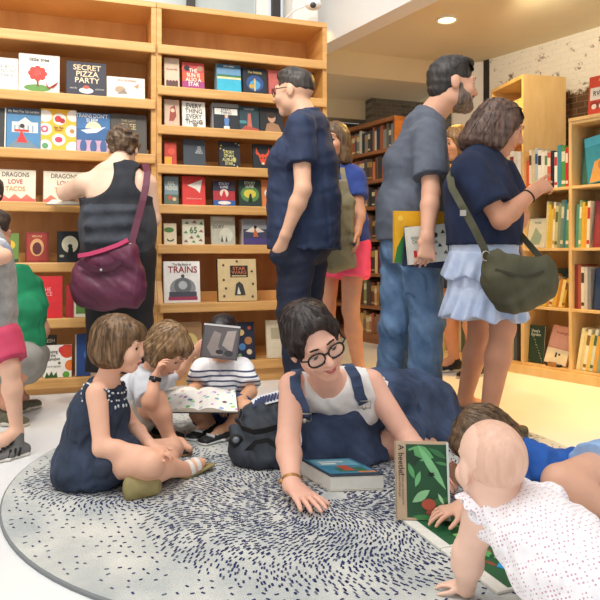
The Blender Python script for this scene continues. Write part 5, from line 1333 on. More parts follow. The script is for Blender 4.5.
# ---- little girl in the navy dress
if want('g1'):
    FLOORZ = .0125
    J = dict(pelvis=P(92, 452, 2.28), chest=P(99, 410, 2.28), neck=P(107, 382, 2.28), head=P(119, 345, 2.27), shR=P(97, 393, 2.19), shL=P(112, 391, 2.37), elR=P(102, 448, 2.13), wrR=P(148, 453, 2.12), elL=P(133, 428, 2.40), wrL=P(150, 444, 2.22),
             hipR=P(94, 464, 2.21), knR=P(150, 464, 2.08), anR=P(186, 470, 2.28), toR=P(203, 462, 2.33), hipL=P(100, 458, 2.36), knL=P(172, 449, 2.40), anL=P(152, 480, 2.12), toL=P(133, 485, 2.09))
    g = Fig(J, .62, hs=.86, head=headR((.99, -.10, -.12)), child=1.0, limb=1.12, dims=dict(hip=(.165, .14), waist=(.15, .125), chest=(.15, .12), top=(.11, .075)), neckr=.058, h=.0065, hf=.0035, hh=.0032)
    g.gaze = (.05, 1, -.35); g.eye_open = .6
    g.add_hand('R', (.95, .1, .05), V(0, 0, -1), -1, curl=(.35, .35, .4, .45), s=.60)
    g.add_hand('L', (.75, -.5, -.2), V(0, .1, -1), 1, curl=(.35, .35, .4, .45), s=.60)
    root = person(g, 'little girl with a brown bob and navy dress sitting cross-legged on the rug', (J['pelvis'][0], J['pelvis'][1], .011), '#edb79a', lips='#c97c72', brow='#7a5f4a', iris='#33241b')
    B = g.base
    hm = hair_mat('hair_girl', '#4a3320', '#93704c')
    add_hair(g, 'bob', hm, vol=.010, h=.0045, strands=420, sr=.0010, fold=.002, ffreq=80, extra=[el(g.W(0, .074, .056), tuple(v * g.hs for v in (.058, .028, .030)), g.R, k=.012)])
    dm = mat('dress_denim', '#212a3a', .85, c2='#344158', vs=14, bump=.35, bs=120, cr=.6)
    dr = g.torso(.012, parts=('waist', 'chest')) + [ec(P(99, 415, 2.28), P(92, 470, 2.26), (.105, .095), (.155, .135), g.hip, .03),
          ec(P(92, 458, 2.26), P(125, 460, 2.2), (.13, .075), (.135, .062), V(.1, 1, 0), .05), el(P(92, 462, 2.27), (.105, .13, .085), k=.05)]
    for sd, d in (('L', 2.40), ('R', 2.16)): dr.append(sub(el(J['sh' + sd] + nrm(J['sh' + sd] - J['top']) * .045, (.048, .042, .062), k=.01)))
    dr += [cut(J['neck'] + V(.01, 0, -.002), V(.22, 0, 1)), cut(V(0, 0, .013), (0, 0, -1))]
    d_o = sdf_obj('dress', dr, dm, root, B, .005, fold=.007, ffreq=42, seed=8)
    # patterned yoke band with a pink edge, built against the chest
    ym = mat('yoke_white_dots', '#dfe3e6', .8)
    def on_chest(a, z):     # ring about the chest axis, a angle from the front
        c = J['chest'] * (1 - z) + J['neck'] * z; fr = nrm(np.cross(V(0, 0, 1), g.shd)) ; rr_ = (.104 - .028 * z, .086 - .026 * z)
        return c + g.shd * math.sin(a) * rr_[0] + fr * math.cos(a) * rr_[1]
    mb = MB()
    for zi, z in enumerate((.12, .36, .62)):
        for i in range(9):
            a = (i - 4) * .26 + (zi % 2) * .13; p = on_chest(a, z) - B
            p = snap([d_o], [p + B], .0008, B)[0] - B; mb.sphere(p, (.0042, .0042, .0036 if zi else .007), ym, 8)
    mb.build('yoke_pattern', d_o)
    mb = MB(); mb.tube([on_chest(a, -.02) - B for a in np.linspace(-1.35, 1.35, 20)], .003, flat('#c98aa0'), 6); mb.build('piping', d_o)
    for sd in 'LR':     # pale scalloped arm trim
        c = J['sh' + sd]; n_ = nrm(c - J['top']); u = nrm(np.cross(n_, V(0, 0, 1))); w = np.cross(u, n_); mb = MB()
        for t in np.linspace(0, 2 * math.pi, 24)[:-1]: mb.sphere(snap([d_o], [c + n_ * .006 + (u * math.cos(t) * .042 + w * math.sin(t) * .052)], .0, B)[0] - B, (.0046, .0046, .004), ym, 8)
        mb.build('arm_trim', d_o)
    gold = mat('sandal_gold', '#8a7d4c', .5, c2='#a09260', vs=20); silver = mat('sandal_white', '#e6e3dc', .45)
    # near foot: olive gold sole seen from below; far foot: white strap sandal
    a, t = J['anL'], J['toL']; d = nrm(t - a)
    sdf_obj('sandal', [ec(a - d * .015 + V(0, -.018, -.012), t + d * .01 + V(0, -.016, -.006), (.034, .026), (.040, .024), V(.1, .35, 1), .02)], gold, root, B, .0045)
    a, t = J['anR'], J['toR']; d = nrm(t - a); sl = sdf_obj('sandal', [ec(a - d * .02 + V(.0, 0, -.026), t + d * .035 + V(0, 0, -.024), (.030, .009), (.030, .009), V(.4, -1, .2), .01)], gold, root, B, .0045)
    mb = MB()
    for q, rr_ in ((.55, .029), (.15, .032)):
        c = a + (t - a) * q; u = nrm(np.cross(d, V(0, 0, 1))); w = np.cross(u, d)
        mb.strap([c + u * math.cos(x) * rr_ + w * math.sin(x) * rr_ * .95 - B for x in np.linspace(-.4, math.pi + .4, 14)], .016, .003, silver, d)
    mb.build('strap', sl)

# ---- child bent over behind the girl
if want('b2'):
    FLOORZ = .0125
    J = dict(pelvis=P(128, 420, 2.80), chest=P(140, 392, 2.76), neck=P(152, 370, 2.70), head=P(167, 349, 2.66), shR=P(143, 382, 2.62), shL=P(158, 380, 2.84), elR=P(149, 402, 2.53), wrR=P(156, 376, 2.56), elL=P(176, 374, 2.92), wrL=P(193, 352, 2.90),
             hipR=P(133, 423, 2.70), knR=P(157, 400, 2.58), anR=P(170, 440, 2.58), hipL=P(138, 420, 2.86), knL=P(160, 408, 2.78), anL=P(162, 428, 2.78), toR=P(190, 449, 2.50), toL=P(174, 434, 2.74))
    g = Fig(J, .62, hs=.88, head=headR((.72, -.25, -.72), (.6, -.1, .8)), child=1.0, limb=1.1, neckr=.058, h=.007, hf=.005, hh=.0036)
    g.add_hand('L', (.75, -.1, .55), V(.2, .9, .1), -1, curl=(.3, .3, .3, .3), s=.62)
    g.add_hand('R', (.3, -.1, .9), V(.9, .2, -.2), 1, curl=(.5, .5, .5, .5), s=.6)
    root = person(g, 'child with fair brown hair bent over with knees up behind the girl in navy', (J['pelvis'][0], J['pelvis'][1], .011), '#e2ac8e', brow='#6a5442')
    B = g.base
    add_hair(g, 'bob', hair_mat('hair_fair_brown', '#553d27', '#a07f58'), vol=.010, h=.005, strands=300, sr=.0012, fold=.003)
    sdf_obj('shirt', g.torso(.014) + g.arm('R', .016, .9, .006) + g.arm('L', .014, .7, .006) + [cut(J['neck'] + V(0, 0, .01), V(.3, 0, 1))], mat('shirt_pale_grey', '#b9bcc4', .85, c2='#d2d4d9', vs=12, bump=.25, cr=.5), root, B, .006, fold=.005, ffreq=50)
    sdf_obj('shorts', [ec(J['pelvis'], J['pelvis'] + V(0, 0, .05), (.105, .085), (.10, .08), g.hip, .03)] + g.leg('R', .014, .6, .01) + g.leg('L', .014, .6, .01), mat('shorts_stone', '#a9a59c', .85, bump=.2), root, B, .006, fold=.003)
    mb = MB(); a = J['wrR'] + nrm(J['elR'] - J['wrR']) * .012; ax_ = nrm(J['elR'] - J['wrR']); u = nrm(np.cross(ax_, V(0, 1, 0))); w = np.cross(ax_, u)
    mb.strap([a - B + (u * math.cos(t) + w * math.sin(t)) * .022 for t in np.linspace(0, 2 * math.pi, 20)], .016, .005, flat('#16161a'), ax_); mb.sphere(a - B - V(0, .022, 0), (.011, .006, .011), flat('#24242a', .2), 12); mb.build('wristwatch', root)
    g.ground = .012
    for sd in 'LR': shoe(g, sd, mat('slip_on_black', '#1c1c1e', .7), flat('#8d6a48'), name='slip_on_shoe', wide=1.15)

# ---- boy in the striped polo
if want('b3'):
    FLOORZ = .0125
    J = dict(pelvis=P(222, 407, 3.04), chest=P(222, 384, 3.05), neck=P(222, 364, 3.04), head=P(223, 338, 3.0), shR=P(203, 369, 3.03), shL=P(242, 369, 3.03), elR=P(196, 389, 2.95), wrR=P(184, 394, 2.84), elL=P(251, 392, 2.94), wrL=P(236, 404, 2.82),
             hipR=P(213, 411, 2.96), hipL=P(232, 411, 2.96), knL=P(246, 409, 2.76), anL=P(227, 429, 2.76), toL=P(213, 435, 2.70), knR=P(198, 412, 2.84), anR=P(210, 424, 2.84), toR=P(198, 428, 2.76))
    g = Fig(J, .58, hs=.86, head=headR((-.05, -1, -.32)), child=1.0, limb=1.12, neckr=.058, h=.007, hf=.005, hh=.0036, dims=dict(hip=(.165, .14), waist=(.15, .13), chest=(.15, .125)))
    g.add_hand('R', (-.8, -.55, -.2), V(0, .1, -1), 1, curl=(.3, .3, .35, .4), s=.58)
    g.add_hand('L', (-.8, -.5, -.25), V(-.2, .1, -1), -1, curl=(.4, .5, .5, .5), s=.60)
    root = person(g, 'black-haired boy in a striped polo shirt and blue shorts sitting on the rug', (J['pelvis'][0], J['pelvis'][1], .011), '#e0a884', brow='#1c1512')
    B = g.base
    add_hair(g, 'short', hair_mat('hair_black', '#121012', '#2b2628'), vol=.009, h=.0055)
    pm = mat('polo_stripes', '#eceef2', .8)
    nt = pm.node_tree; b_ = nt.nodes['Principled BSDF']; tc = nt.nodes.new('ShaderNodeTexCoord'); sx = nt.nodes.new('ShaderNodeSeparateXYZ')
    md = nt.nodes.new('ShaderNodeMath'); md.operation = 'MODULO'; md.inputs[1].default_value = .0225; lt = nt.nodes.new('ShaderNodeMath'); lt.operation = 'LESS_THAN'; lt.inputs[1].default_value = .0075
    lt2 = nt.nodes.new('ShaderNodeMath'); lt2.operation = 'LESS_THAN'; lt2.inputs[1].default_value = .262; mu = nt.nodes.new('ShaderNodeMath'); mu.operation = 'MULTIPLY'
    mx = nt.nodes.new('ShaderNodeMix'); mx.data_type = 'RGBA'; mx.inputs['A'].default_value = lin('#eceef2'); mx.inputs['B'].default_value = lin('#43496a')
    nt.links.new(tc.outputs['Object'], sx.inputs[0]); nt.links.new(sx.outputs['Z'], md.inputs[0]); nt.links.new(md.outputs[0], lt.inputs[0]); nt.links.new(sx.outputs['Z'], lt2.inputs[0])
    nt.links.new(lt.outputs[0], mu.inputs[0]); nt.links.new(lt2.outputs[0], mu.inputs[1]); nt.links.new(mu.outputs[0], mx.inputs['Factor']); nt.links.new(mx.outputs['Result'], b_.inputs['Base Color'])
    po = sdf_obj('polo_shirt', g.torso(.015) + [ec(P(222, 406, 3.04), P(222, 385, 3.05), (.112, .10), (.105, .09), g.hip, .03)] + g.arm('R', .020, .8, .010) + g.arm('L', .020, .8, .010) + [cut(J['neck'] + V(0, 0, .030), V(0, -.3, 1))], pm, root, B, .0055, fold=.003, ffreq=50)
    sdf_obj('collar', [ec(J['neck'] + V(0, .005, -.014), J['neck'] + V(0, .0, .024), (.056, .054), (.044, .042), g.shd, .01, flat=True, fa=True), sub(rc(J['neck'] + V(0, -.06, -.015), J['neck'] + V(0, -.06, .04), .012, .02, .004))], flat('#eceef2'), po, B, .0045)
    mb = MB(); [mb.sphere(J['neck'] + V(0, -.068 - .006 * i, -.016 - .02 * i) - B, .0035, flat('#b8bcc8'), 8) for i in range(2)]; mb.build('buttons', po)
    sdf_obj('shorts', [ec(J['pelvis'], J['pelvis'] + V(0, 0, .04), (.105, .09), (.10, .085), g.hip, .03)] + g.leg('R', .016, .75, .01) + g.leg('L', .016, .62, .01), mat('shorts_blue', '#26365f', .8, c2='#31457a', vs=12), root, B, .006, fold=.003)
    for sd in 'LR':
        g.ground = .012
        sh, (gp, d, side, up) = shoe(g, sd, mat('sneaker_black', '#1d1f22', .6), flat('#e4e4e2'), name='sneaker', wide=1.35, long=1.25)
        mb = MB(); wm = flat('#dfe3e3')
        for i in range(3): mb.strap([q - B for q in snap([sh], [gp + d * (.020 + .026 * i) + up * (.07 - abs(x) * .7) + side * x for x in (-.030, -.022, -.011, 0, .011, .022, .030)], .001, B)], .010, .004, wm, d)
        mb.strap([q - B for q in snap([sh], [gp + d * .105 + up * .03 + side * x - d * abs(x) * .4 for x in (-.028, -.014, 0, .014, .028)], .001, B)], .016, .004, wm, up)
        mb.build('white_bands', sh)

# ---- woman in overalls leaning on the rug
if want('w4'):
    FLOORZ = .0125
    J = dict(pelvis=P(405, 403, 2.84), waist=P(378, 402, 2.70), chest=P(346, 404, 2.54), neck=P(329, 384, 2.38), head=P(314, 342, 2.22), top=P(331, 390, 2.42), shR=P(293, 386, 2.36), shL=P(370, 383, 2.48), elR=P(288, 442, 2.22), wrR=P(292, 486, 2.05),
             elL=P(408, 440, 2.38), wrL=P(425, 466, 2.18), hipR=P(388, 418, 2.72), hipL=P(420, 414, 2.80), knR=P(330, 458, 2.45), anR=P(395, 441, 2.66), knL=P(390, 444, 2.50), anL=P(436, 440, 2.72), toR=P(412, 440, 2.72), toL=P(448, 430, 2.76))
    g = Fig(J, .93, hs=1.10, head=headR((.34, -.86, -.27), (-.42, -.1, .9)), limb=1.06, dims=dict(hip=(.17, .125), waist=(.145, .11), chest=(.155, .115), top=(.13, .075)), neckr=.056, h=.008, hf=.0034, hh=.0038)
    g.smile = 1.0; g.eye_open = .5; g.gaze = (-.12, 1, -.50)
    g.add_hand('R', (.50, -.86, -.12), V(0, -.12, -1), 1, curl=(.10, .08, .10, .14), s=.98, spread=.14)
    g.add_hand('L', (.5, -.8, -.1), V(0, 0, -1), -1, curl=(.2, .2, .2, .2), s=.95)
    root = person(g, 'woman in black glasses, white vest and denim overalls leaning on the rug', (J['pelvis'][0], J['pelvis'][1], .011), '#edb79f', lips='#cf7a72', brow='#33261f', iris='#2f2119')
    B = g.base
    hm = hair_mat('hair_dark_tied', '#191415', '#443834')
    add_hair(g, 'tied', hm, vol=.010, h=.0045, fold=.0025, ffreq=75, strands=520, sr=.0010)
    gl = mat('lens_clear', '#ffffff', .05); gl.node_tree.nodes['Principled BSDF'].inputs['Alpha'].default_value = .04
    glasses(g, flat('#141214', .25), r=(.0265, .0225), lens=gl, thick=.0031)
    mb = MB(); mb.tube([g.W(x, .0940 - abs(x) * .35, -.0610 + abs(x) * .30) - B for x in (-.019, -.01, 0, .01, .019)], .0030, flat('#f3efe8', .25), 6); mb.build('teeth', root)
    wt = mat('white_vest', '#ece8e4', .85, c2='#f6f3ef', vs=12, bump=.2, bs=70, cr=.3)
    ve = g.torso(.010, parts=('waist', 'chest'))
    ve += [sub(el(J['shR'] + V(-.035, -.03, .01), (.075, .085, .085), k=.015)), sub(el(J['shL'] + V(.045, .0, .01), (.078, .09, .09), k=.015)), sub(el(P(327, 372, 2.26), (.075, .12, .068), k=.02)), sub(rc(J['neck'] + V(0, -.0, .02), J['neck'] + V(-.02, -.09, .06), .065, .07, .02))]
    v_o = sdf_obj('white_vest', ve, wt, root, B, .0055, fold=.004, ffreq=40)
    bib = [ec(P(330, 414, 2.42), P(345, 462, 2.44), (.122, .06), (.15, .10), V(1, .25, 0), .04), ec(J['pelvis'], J['waist'], (.185, .14), (.16, .125), g.hip, .06), ec(J['waist'], J['chest'] * .75 + J['waist'] * .25, (.162, .125), (.165, .118), g.mid(), .06),
           ec(P(320, 462, 2.46), P(372, 462, 2.52), (.10, .075), (.10, .08), V(0, 1, 0), .06)]
    bib += g.leg('R', .024, 1.2, .0) + g.leg('L', .022, .86, .008) + [rc(J['hipL'], P(452, 428, 2.84), .10, .085, .05), rc(P(408, 432, 2.70), P(444, 436, 2.74), .07, .065, .05), el(J['pelvis'] + V(.05, .03, .0), (.19, .16, .12), k=.05)]
    bib += [cut(V(0, 0, .013), (0, 0, -1)), cut(P(330, 409, 2.42), V(-.02, -.35, .9))]
    bo = sdf_obj('overalls', bib, denim_b, root, B, .0065, fold=.008, ffreq=34, seed=14)
    mb = MB(); sm_ = denim_b; yb = mat('buckle_metal', '#b9b4a8', .3, metal=.8)
    def arc(pts, off): return [p - B + V(0, -off, off * .3) for p in pts]
    bod = [c_ for c_ in root.children if c_.name.startswith('body')] + [v_o, bo]
    sR = snap(bod, [P(300, 372, 2.46), P(297, 366, 2.38), P(296, 374, 2.30), P(298, 384, 2.27), P(303, 396, 2.26), P(309, 408, 2.27), P(313, 418, 2.28)], .006, B)
    sL = snap(bod, [P(344, 362, 2.54), P(347, 357, 2.46), P(352, 362, 2.38), P(357, 374, 2.34), P(362, 388, 2.32), P(367, 402, 2.32), P(371, 416, 2.33)], .006, B)
    mb.strap(arc(sR, .0), .040, .005, sm_, V(1, -.1, .15)); mb.build('shoulder_strap', bo)
    mb = MB(); mb.strap(arc(sL, 0), .040, .005, sm_, V(1, .15, .05)); mb.build('shoulder_strap', bo)
    for pp in (sR[-1], sL[-1]):
        mb = MB(); c = pp - B + V(0, -.008, 0); mb.tube([c + V(x, 0, z) for x, z in ((-.024, .012), (.024, .012), (.024, -.014), (-.024, -.014), (-.024, .012))], .0028, yb, 6); mb.sphere(c + V(0, -.003, -.012), (.009, .004, .009), yb, 10); mb.build('buckle', bo)
    mb = MB(); a = J['wrR'] + nrm(J['elR'] - J['wrR']) * .022; ax_ = nrm(J['elR'] - J['wrR']); u = nrm(np.cross(ax_, V(0, 0, 1))); w = np.cross(ax_, u); gd = mat('gold_strap', '#b98a50', .35, metal=.6)
    mb.strap([a - B + (u * math.cos(t) * .0315 + w * math.sin(t) * .0285) for t in np.linspace(0, 2 * math.pi, 28)], .011, .003, gd, ax_); mb.sphere(a - B - u * .031, (.012, .012, .009), gd, 12); mb.build('wristwatch', root)
    for sd in 'LR':
        g.ankle_h = max(.03, (J['an' + sd][2] - .012) / .93); shoe(g, sd, mat('shoe_dark_canvas', '#26262c', .8), flat('#d7d2c8'))

# ---- child in blue crouching behind the baby
if want('c1'):
    FLOORZ = .0125
    J = dict(pelvis=P(626, 470, 2.18), waist=P(572, 476, 2.16), chest=P(527, 470, 2.10), neck=P(506, 458, 2.06), head=P(486, 443, 2.00), shL=P(508, 474, 2.00), shR=P(520, 462, 2.18), elL=P(500, 497, 1.94), wrL=P(463, 507, 1.86), elR=P(482, 478, 2.14), wrR=P(460, 478, 2.03),
             hipL=P(624, 466, 2.06), hipR=P(626, 466, 2.28), knL=P(560, 482, 1.90), anL=P(612, 512, 1.86), knR=P(560, 470, 2.36), anR=P(610, 478, 2.4), toL=P(634, 512, 1.88), toR=P(632, 478, 2.4))
    g = Fig(J, .62, hs=.88, head=headR((-.62, -.32, -.70), (-.5, .1, .8)), child=1.0, limb=1.45, neckr=.058, h=.007, hf=.005, hh=.0032, dims=dict(hip=(.15, .11), waist=(.13, .10), chest=(.155, .115)))
    g.add_hand('L', (-.95, -.2, -.12), V(0, .05, -1), 1, curl=(.2, .2, .3, .35), s=.74, spread=.25)
    g.add_hand('R', (-.6, -.2, .6), V(-.3, -.9, 0), 1, curl=(.3, .3, .3, .3), s=.62)
    root = person(g, 'brown-haired child in a bright blue t-shirt crouching over the beetle book', (J['chest'][0], J['chest'][1], .011), '#dfab90', brow='#4a3628')
    B = g.base
    add_hair(g, 'bob', hair_mat('hair_tousled_brown', '#43301f', '#7d6247'), vol=.014, h=.0055, fold=.005, ffreq=70, strands=360, sr=.0013)
    sdf_obj('t_shirt', g.torso(.016) + g.arm('L', .018, .6, .01) + g.arm('R', .018, .7, .01) + [cut(J['neck'] + V(-.01, 0, .01), V(-.7, 0, .7))], mat('bright_blue_jersey', '#1b57ac', .8, c2='#2668c0', vs=9, bump=.25, cr=.5), root, B, .006, fold=.006, ffreq=42)
    sdf_obj('denim_shorts', [el(J['pelvis'], (.12, .12, .09), k=.03)] + g.leg('L', .018, .50, .012) + g.leg('R', .018, .42, .012), mat('denim_pale', '#8fb4e0', .8, c2='#a9c8ec', vs=12, bump=.3), root, B, .006, fold=.003)

# ---- baby
if want('baby'):
    FLOORZ = .0125
    J = dict(pelvis=P(592, 592, 1.27), chest=P(536, 532, 1.37), neck=P(507, 495, 1.43), head=P(491, 467, 1.42), shL=P(482, 516, 1.40), shR=P(548, 502, 1.50), elL=P(468, 553, 1.43), wrL=P(466, 588, 1.475), elR=P(556, 530, 1.60), wrR=P(550, 553, 1.63),
             hipL=P(580, 586, 1.24), hipR=P(622, 570, 1.34), knL=P(560, 640, 1.29), knR=P(618, 610, 1.42), anL=P(640, 660, 1.22), anR=P(690, 620, 1.30), toL=P(660, 655, 1.17), toR=P(720, 615, 1.24))
    g = Fig(J, .42, hs=.86, head=headR((-.22, 1, -.12)), child=1.3, limb=1.85, neckr=.085, h=.0055, hf=.0035, hh=.0026, dims=dict(hip=(.24, .19), waist=(.23, .18), chest=(.22, .17), top=(.15, .12)))
    g.add_hand('L', (-.62, .7, -.1), V(0, 0, -1), 1, curl=(.2, .2, .25, .3), s=.50, spread=.2)
    g.add_hand('R', (-.6, .7, -.1), V(0, 0, -1), -1, curl=(.2, .2, .25, .3), s=.46, spread=.2)
    root = person(g, 'bald baby in a white top with pink dots crawling, seen from behind', (J['chest'][0], J['chest'][1], .011), '#f0c6b0', brow='#c9a58c')
    B = g.base
    add_hair(g, 'baby', hair_mat('baby_fuzz', '#deb097', '#ecc0a9'), vol=.0015, h=.0045, fold=.0003)
    bt = mat('baby_top', '#f4f0f2', .85)
    nt = bt.node_tree; b_ = nt.nodes['Principled BSDF']; tc = nt.nodes.new('ShaderNodeTexCoord')
    mp = nt.nodes.new('ShaderNodeMapping'); mp.inputs['Rotation'].default_value = (.5, .25, .75); nt.links.new(tc.outputs['Object'], mp.inputs['Vector'])
    vo = nt.nodes.new('ShaderNodeTexVoronoi'); vo.inputs['Scale'].default_value = 125; vo.inputs['Randomness'].default_value = .18; nt.links.new(mp.outputs['Vector'], vo.inputs['Vector'])
    lt = nt.nodes.new('ShaderNodeMath'); lt.operation = 'LESS_THAN'; lt.inputs[1].default_value = .27; nt.links.new(vo.outputs['Distance'], lt.inputs[0])
    mx = nt.nodes.new('ShaderNodeMix'); mx.data_type = 'RGBA'; mx.inputs['A'].default_value = lin('#f4f0f2'); mx.inputs['B'].default_value = lin('#cfa0b4')
    nt.links.new(lt.outputs[0], mx.inputs['Factor']); nt.links.new(mx.outputs['Result'], b_.inputs['Base Color'])
    tp = g.torso(.008) + [ec(J['pelvis'] + V(.02, -.02, .0), J['waist'], (.125, .105), (.112, .095), g.hip, .05)]
    tp += [sub(rc(J['shL'] + V(-.03, 0, -.012), J['elL'] + V(-.02, 0, 0), .036, .045, .01)), sub(rc(J['shR'] + V(.03, 0.02, -.015), J['elR'], .034, .045, .01)), sub(rc(J['neck'] + V(-.012, .012, .012), g.W(0, 0, -.02), .046, .07, .01))]
    to = sdf_obj('dotted_top', tp, bt, root, B, .0045, fold=.004, ffreq=60)
    mb = MB()
    for sd in 'L':     # ruffle over the arm openings
        c = J['sh' + sd] + (V(-.006, .004, .012) if sd == 'L' else V(.008, .01, .01)); n_ = nrm(J['el' + sd] - J['top'] + V(0, 0, .02)); u = nrm(np.cross(n_, V(0, 1, .3))); w = np.cross(u, n_); A = []; C_ = []
        for i in range(49):
            t = 2 * math.pi * i / 48; ru = .006 * math.sin(9 * t)
            d = u * math.cos(t) + w * math.sin(t); A.append(c + d * .043 - n_ * .006 - B); C_.append(c + d * (.052 + .002 * math.sin(9 * t)) + n_ * (.014 + ru) - B)
        for i in range(48):
            fq = mb.quad([A[i], A[i + 1], C_[i + 1], C_[i]], bt); fq.smooth = True
            d0 = nrm(np.array(A[i]) - c + B) * .003
            mb.quad([C_[i] + d0, C_[i + 1] + d0, A[i + 1] + d0, A[i] + d0], bt).smooth = True
            mb.quad([C_[i], C_[i + 1], C_[i + 1] + d0, C_[i] + d0], bt)
    mb.build('ruffle', to)
    sdf_obj('navy_bloomers', [el(J['pelvis'] + V(.0, -.01, -.055), (.12, .11, .065), k=.03)] + g.leg('L', .004, .9) + g.leg('R', .004, .9) + [cut(V(0, 0, .012), (0, 0, -1))], mat('navy_bloomers', '#1f2540', .8, bump=.2), root, B, .006, fold=.003)

FLOORZ = -1.0; DOFF = 0.0
r, c, p, t_ = 'r', 'c', 'p', 't'
# ---------------------------------------------------------------- bags, floor books, held books
def bag_fn(ax): return None
# burgundy slouchy bag on the tank-top woman's hip
d0 = 3.20
bur = mat('burgundy_nylon', '#4f1c36', .5, c2='#672845', vs=7, bump=.35, bs=40, cr=.8, cs=9); lining = mat('bag_lining_pink', '#b0305c', .7)
base = P(108, 312, d0)
t = thing('shoulder_bag', 'burgundy slouchy shoulder bag hanging at the tank-top woman\'s back', 'bag', base)
X = V(1, .05, 0)
# soft trapezoid: wide low pouch, top edge slanting up to the right
pr = [ec(P(108, 290, d0), P(112, 265, d0), (.155, .052), (.145, .046), X, .03), ec(P(97, 262, d0), P(128, 252, d0), (.045, .07), (.05, .07), V(0, 1, 0), .04), el(P(106, 294, d0), (.155, .062, .085), k=.05), el(P(82, 285, d0), (.045, .045, .11), k=.04), el(P(134, 285, d0), (.05, .045, .12), k=.04), rc(P(128, 258, d0), P(132, 248, d0), .045, .03, .04)]
pr.append(cut(P(105, 250, d0), nrm(V(-.26, 0, 1))))
body = sdf_obj('bag_body', pr, bur, t, base, .0065, fold=.004, ffreq=34, seed=17)
mb = MB(); B = base
mb.strap([P(x, y, d0 - .052 + .004 * abs(x - 100) / 20) - B for x, y in ((78, 256), (90, 254), (104, 250), (118, 245), (128, 240))], .022, .006, lining, V(0, .3, 1)); mb.build('lining_edge', body)
mb = MB(); mb.strap([P(x, y, d0 - .066) - B for x, y in ((79, 262), (88, 268), (100, 270), (112, 267), (121, 261))], .03, .006, mat('burgundy_dark', '#4a1b33', .55), V(0, -.1, 1)); mb.sphere(P(101, 270, d0 - .072) - B, (.007, .004, .007), flat('#b9b4b0', .3), 10); mb.build('flap', body)
mb = MB(); bst = mat('burgundy_strap', '#5b2139', .6, bump=.3, bs=120)
mb.strap([P(x, y, d) - B for x, y, d in ((131, 249, 3.19), (133, 238, 3.20), (138, 219, 3.22), (143, 200, 3.23), (146, 186, 3.25), (147.5, 172, 3.30), (145, 164, 3.42), (141, 171, 3.58))], .034, .006, bst, V(1, .1, .25)); mb.build('strap', t)
mb = MB(); rg = [P(130.5, 247 , 3.182) + V(.017 * math.cos(a), -.004, .017 * math.sin(a)) - B for a in np.linspace(0, 2 * math.pi, 18)]; mb.tube(rg, .003, mat('ring_metal', '#b8b2aa', .3, metal=.9), 6, caps=False); mb.build('strap_ring', t)
# open book the tank-top woman reads
def open_book(name, label, c, xa, ya, w, h, th, cover, left, right, cat='open book', sag=.010):
    """flat open book: c centre of spine, xa across, ya up the page"""
    xa, ya = nrm(xa), nrm(ya); n = nrm(np.cross(xa, ya)); t = thing(name, label, cat, c)
    for sd, mm in ((-1, left), (1, right)):
        mb = MB()
        for layer, (o0, m) in enumerate(((0, page),)):
            prev = None; top = []; bot = []
            for i in range(9):
                f = i / 8; x = sd * w * f; z = th * (1 - f * .35) + sag * math.sin(math.pi * min(1, f * 1.4)) * (1 - f) * 2
                top.append((xa * x + ya * (-h / 2) + n * z, xa * x + ya * (h / 2) + n * z)); bot.append((xa * x + ya * (-h / 2) + n * .002, xa * x + ya * (h / 2) + n * .002))
            for i in range(8):
                q = mb.quad([top[i][0], top[i + 1][0], top[i + 1][1], top[i][1]], mm); q.smooth = True
                mb.quad([bot[i][0], bot[i + 1][0], bot[i + 1][1], bot[i][1]], m)
                for e in (0, 1): mb.quad([bot[i][e], bot[i + 1][e], top[i + 1][e], top[i][e]], m)
            mb.quad([bot[8][0], bot[8][1], top[8][1], top[8][0]], m); mb.quad([bot[0][0], bot[0][1], top[0][1], top[0][0]], m)
        mb.build('page_block', t)
    mb = MB(); M = frame((0, 0, 0), xa, ya, n); mb.box((-w - .004, -h / 2 - .004, -.002), (w + .004, h / 2 + .004, .0018), flat(cover), M, .001); mb.build('cover', t)
    return t, xa, ya, n
open_book('open_picture_book', 'open book held by the woman in the tank top', P(80, 203, 3.66), V(1, .2, 0), V(-.2, .9, .18), .165, .20, .010, '#2b2d33', page, page)

# olive bag of the woman in the skirt
ol = mat('olive_canvas', '#45432f', .8, c2='#56543d', vs=8, bump=.4, bs=60, cr=.8, cs=9); old = mat('olive_dark', '#3a3828', .8)
DOFF = -.14
d0 = 2.74; base = P(520, 312, d0); B = base
t = thing('shoulder_bag', 'olive green canvas shoulder bag against the frilled skirt', 'bag', base)
pr = [ec(P(500, 262, d0), P(536, 272, d0), (.075, .05), (.085, .055), V(0, 0, 1), .05), el(P(525, 282, d0), (.125, .06, .085), k=.05), el(P(508, 287, d0), (.085, .055, .085), k=.05), el(P(545, 280, d0), (.055, .05, .085), k=.04), rc(P(490, 258, d0), P(496, 275, d0), .03, .05, .05), el(P(516, 297, d0), (.085, .05, .06), k=.05)]
pr += [cut(P(515, 255, d0), nrm(V(.28, 0, 1)) if False else nrm(V(.30, 0, 1)))]
pr = [p for p in pr if p[0] != 'cut'] + [sub(el(P(528, 238, d0), (.14, .14, .075), k=.02))]
body = sdf_obj('bag_body', pr, ol, t, base, .006, fold=.008, ffreq=26, seed=23)
mb = MB(); mb.strap([P(x, y, d) - B for x, y, d in ((488, 262, 2.74), (484, 248, 2.73), (474, 228, 2.735), (462, 206, 2.76), (452, 188, 2.82), (450, 176, 2.92), (456, 166, 3.0))], .030, .005, ol, V(1, -.2, .3)); mb.build('strap', t)
mb = MB(); mb.strap([P(x, y, d) - B for x, y, d in ((544, 262, 2.78), (532, 248, 2.86), (520, 234, 2.93), (512, 222, 3.02))], .026, .005, old, V(.6, -.2, .5)); mb.build('strap', t)
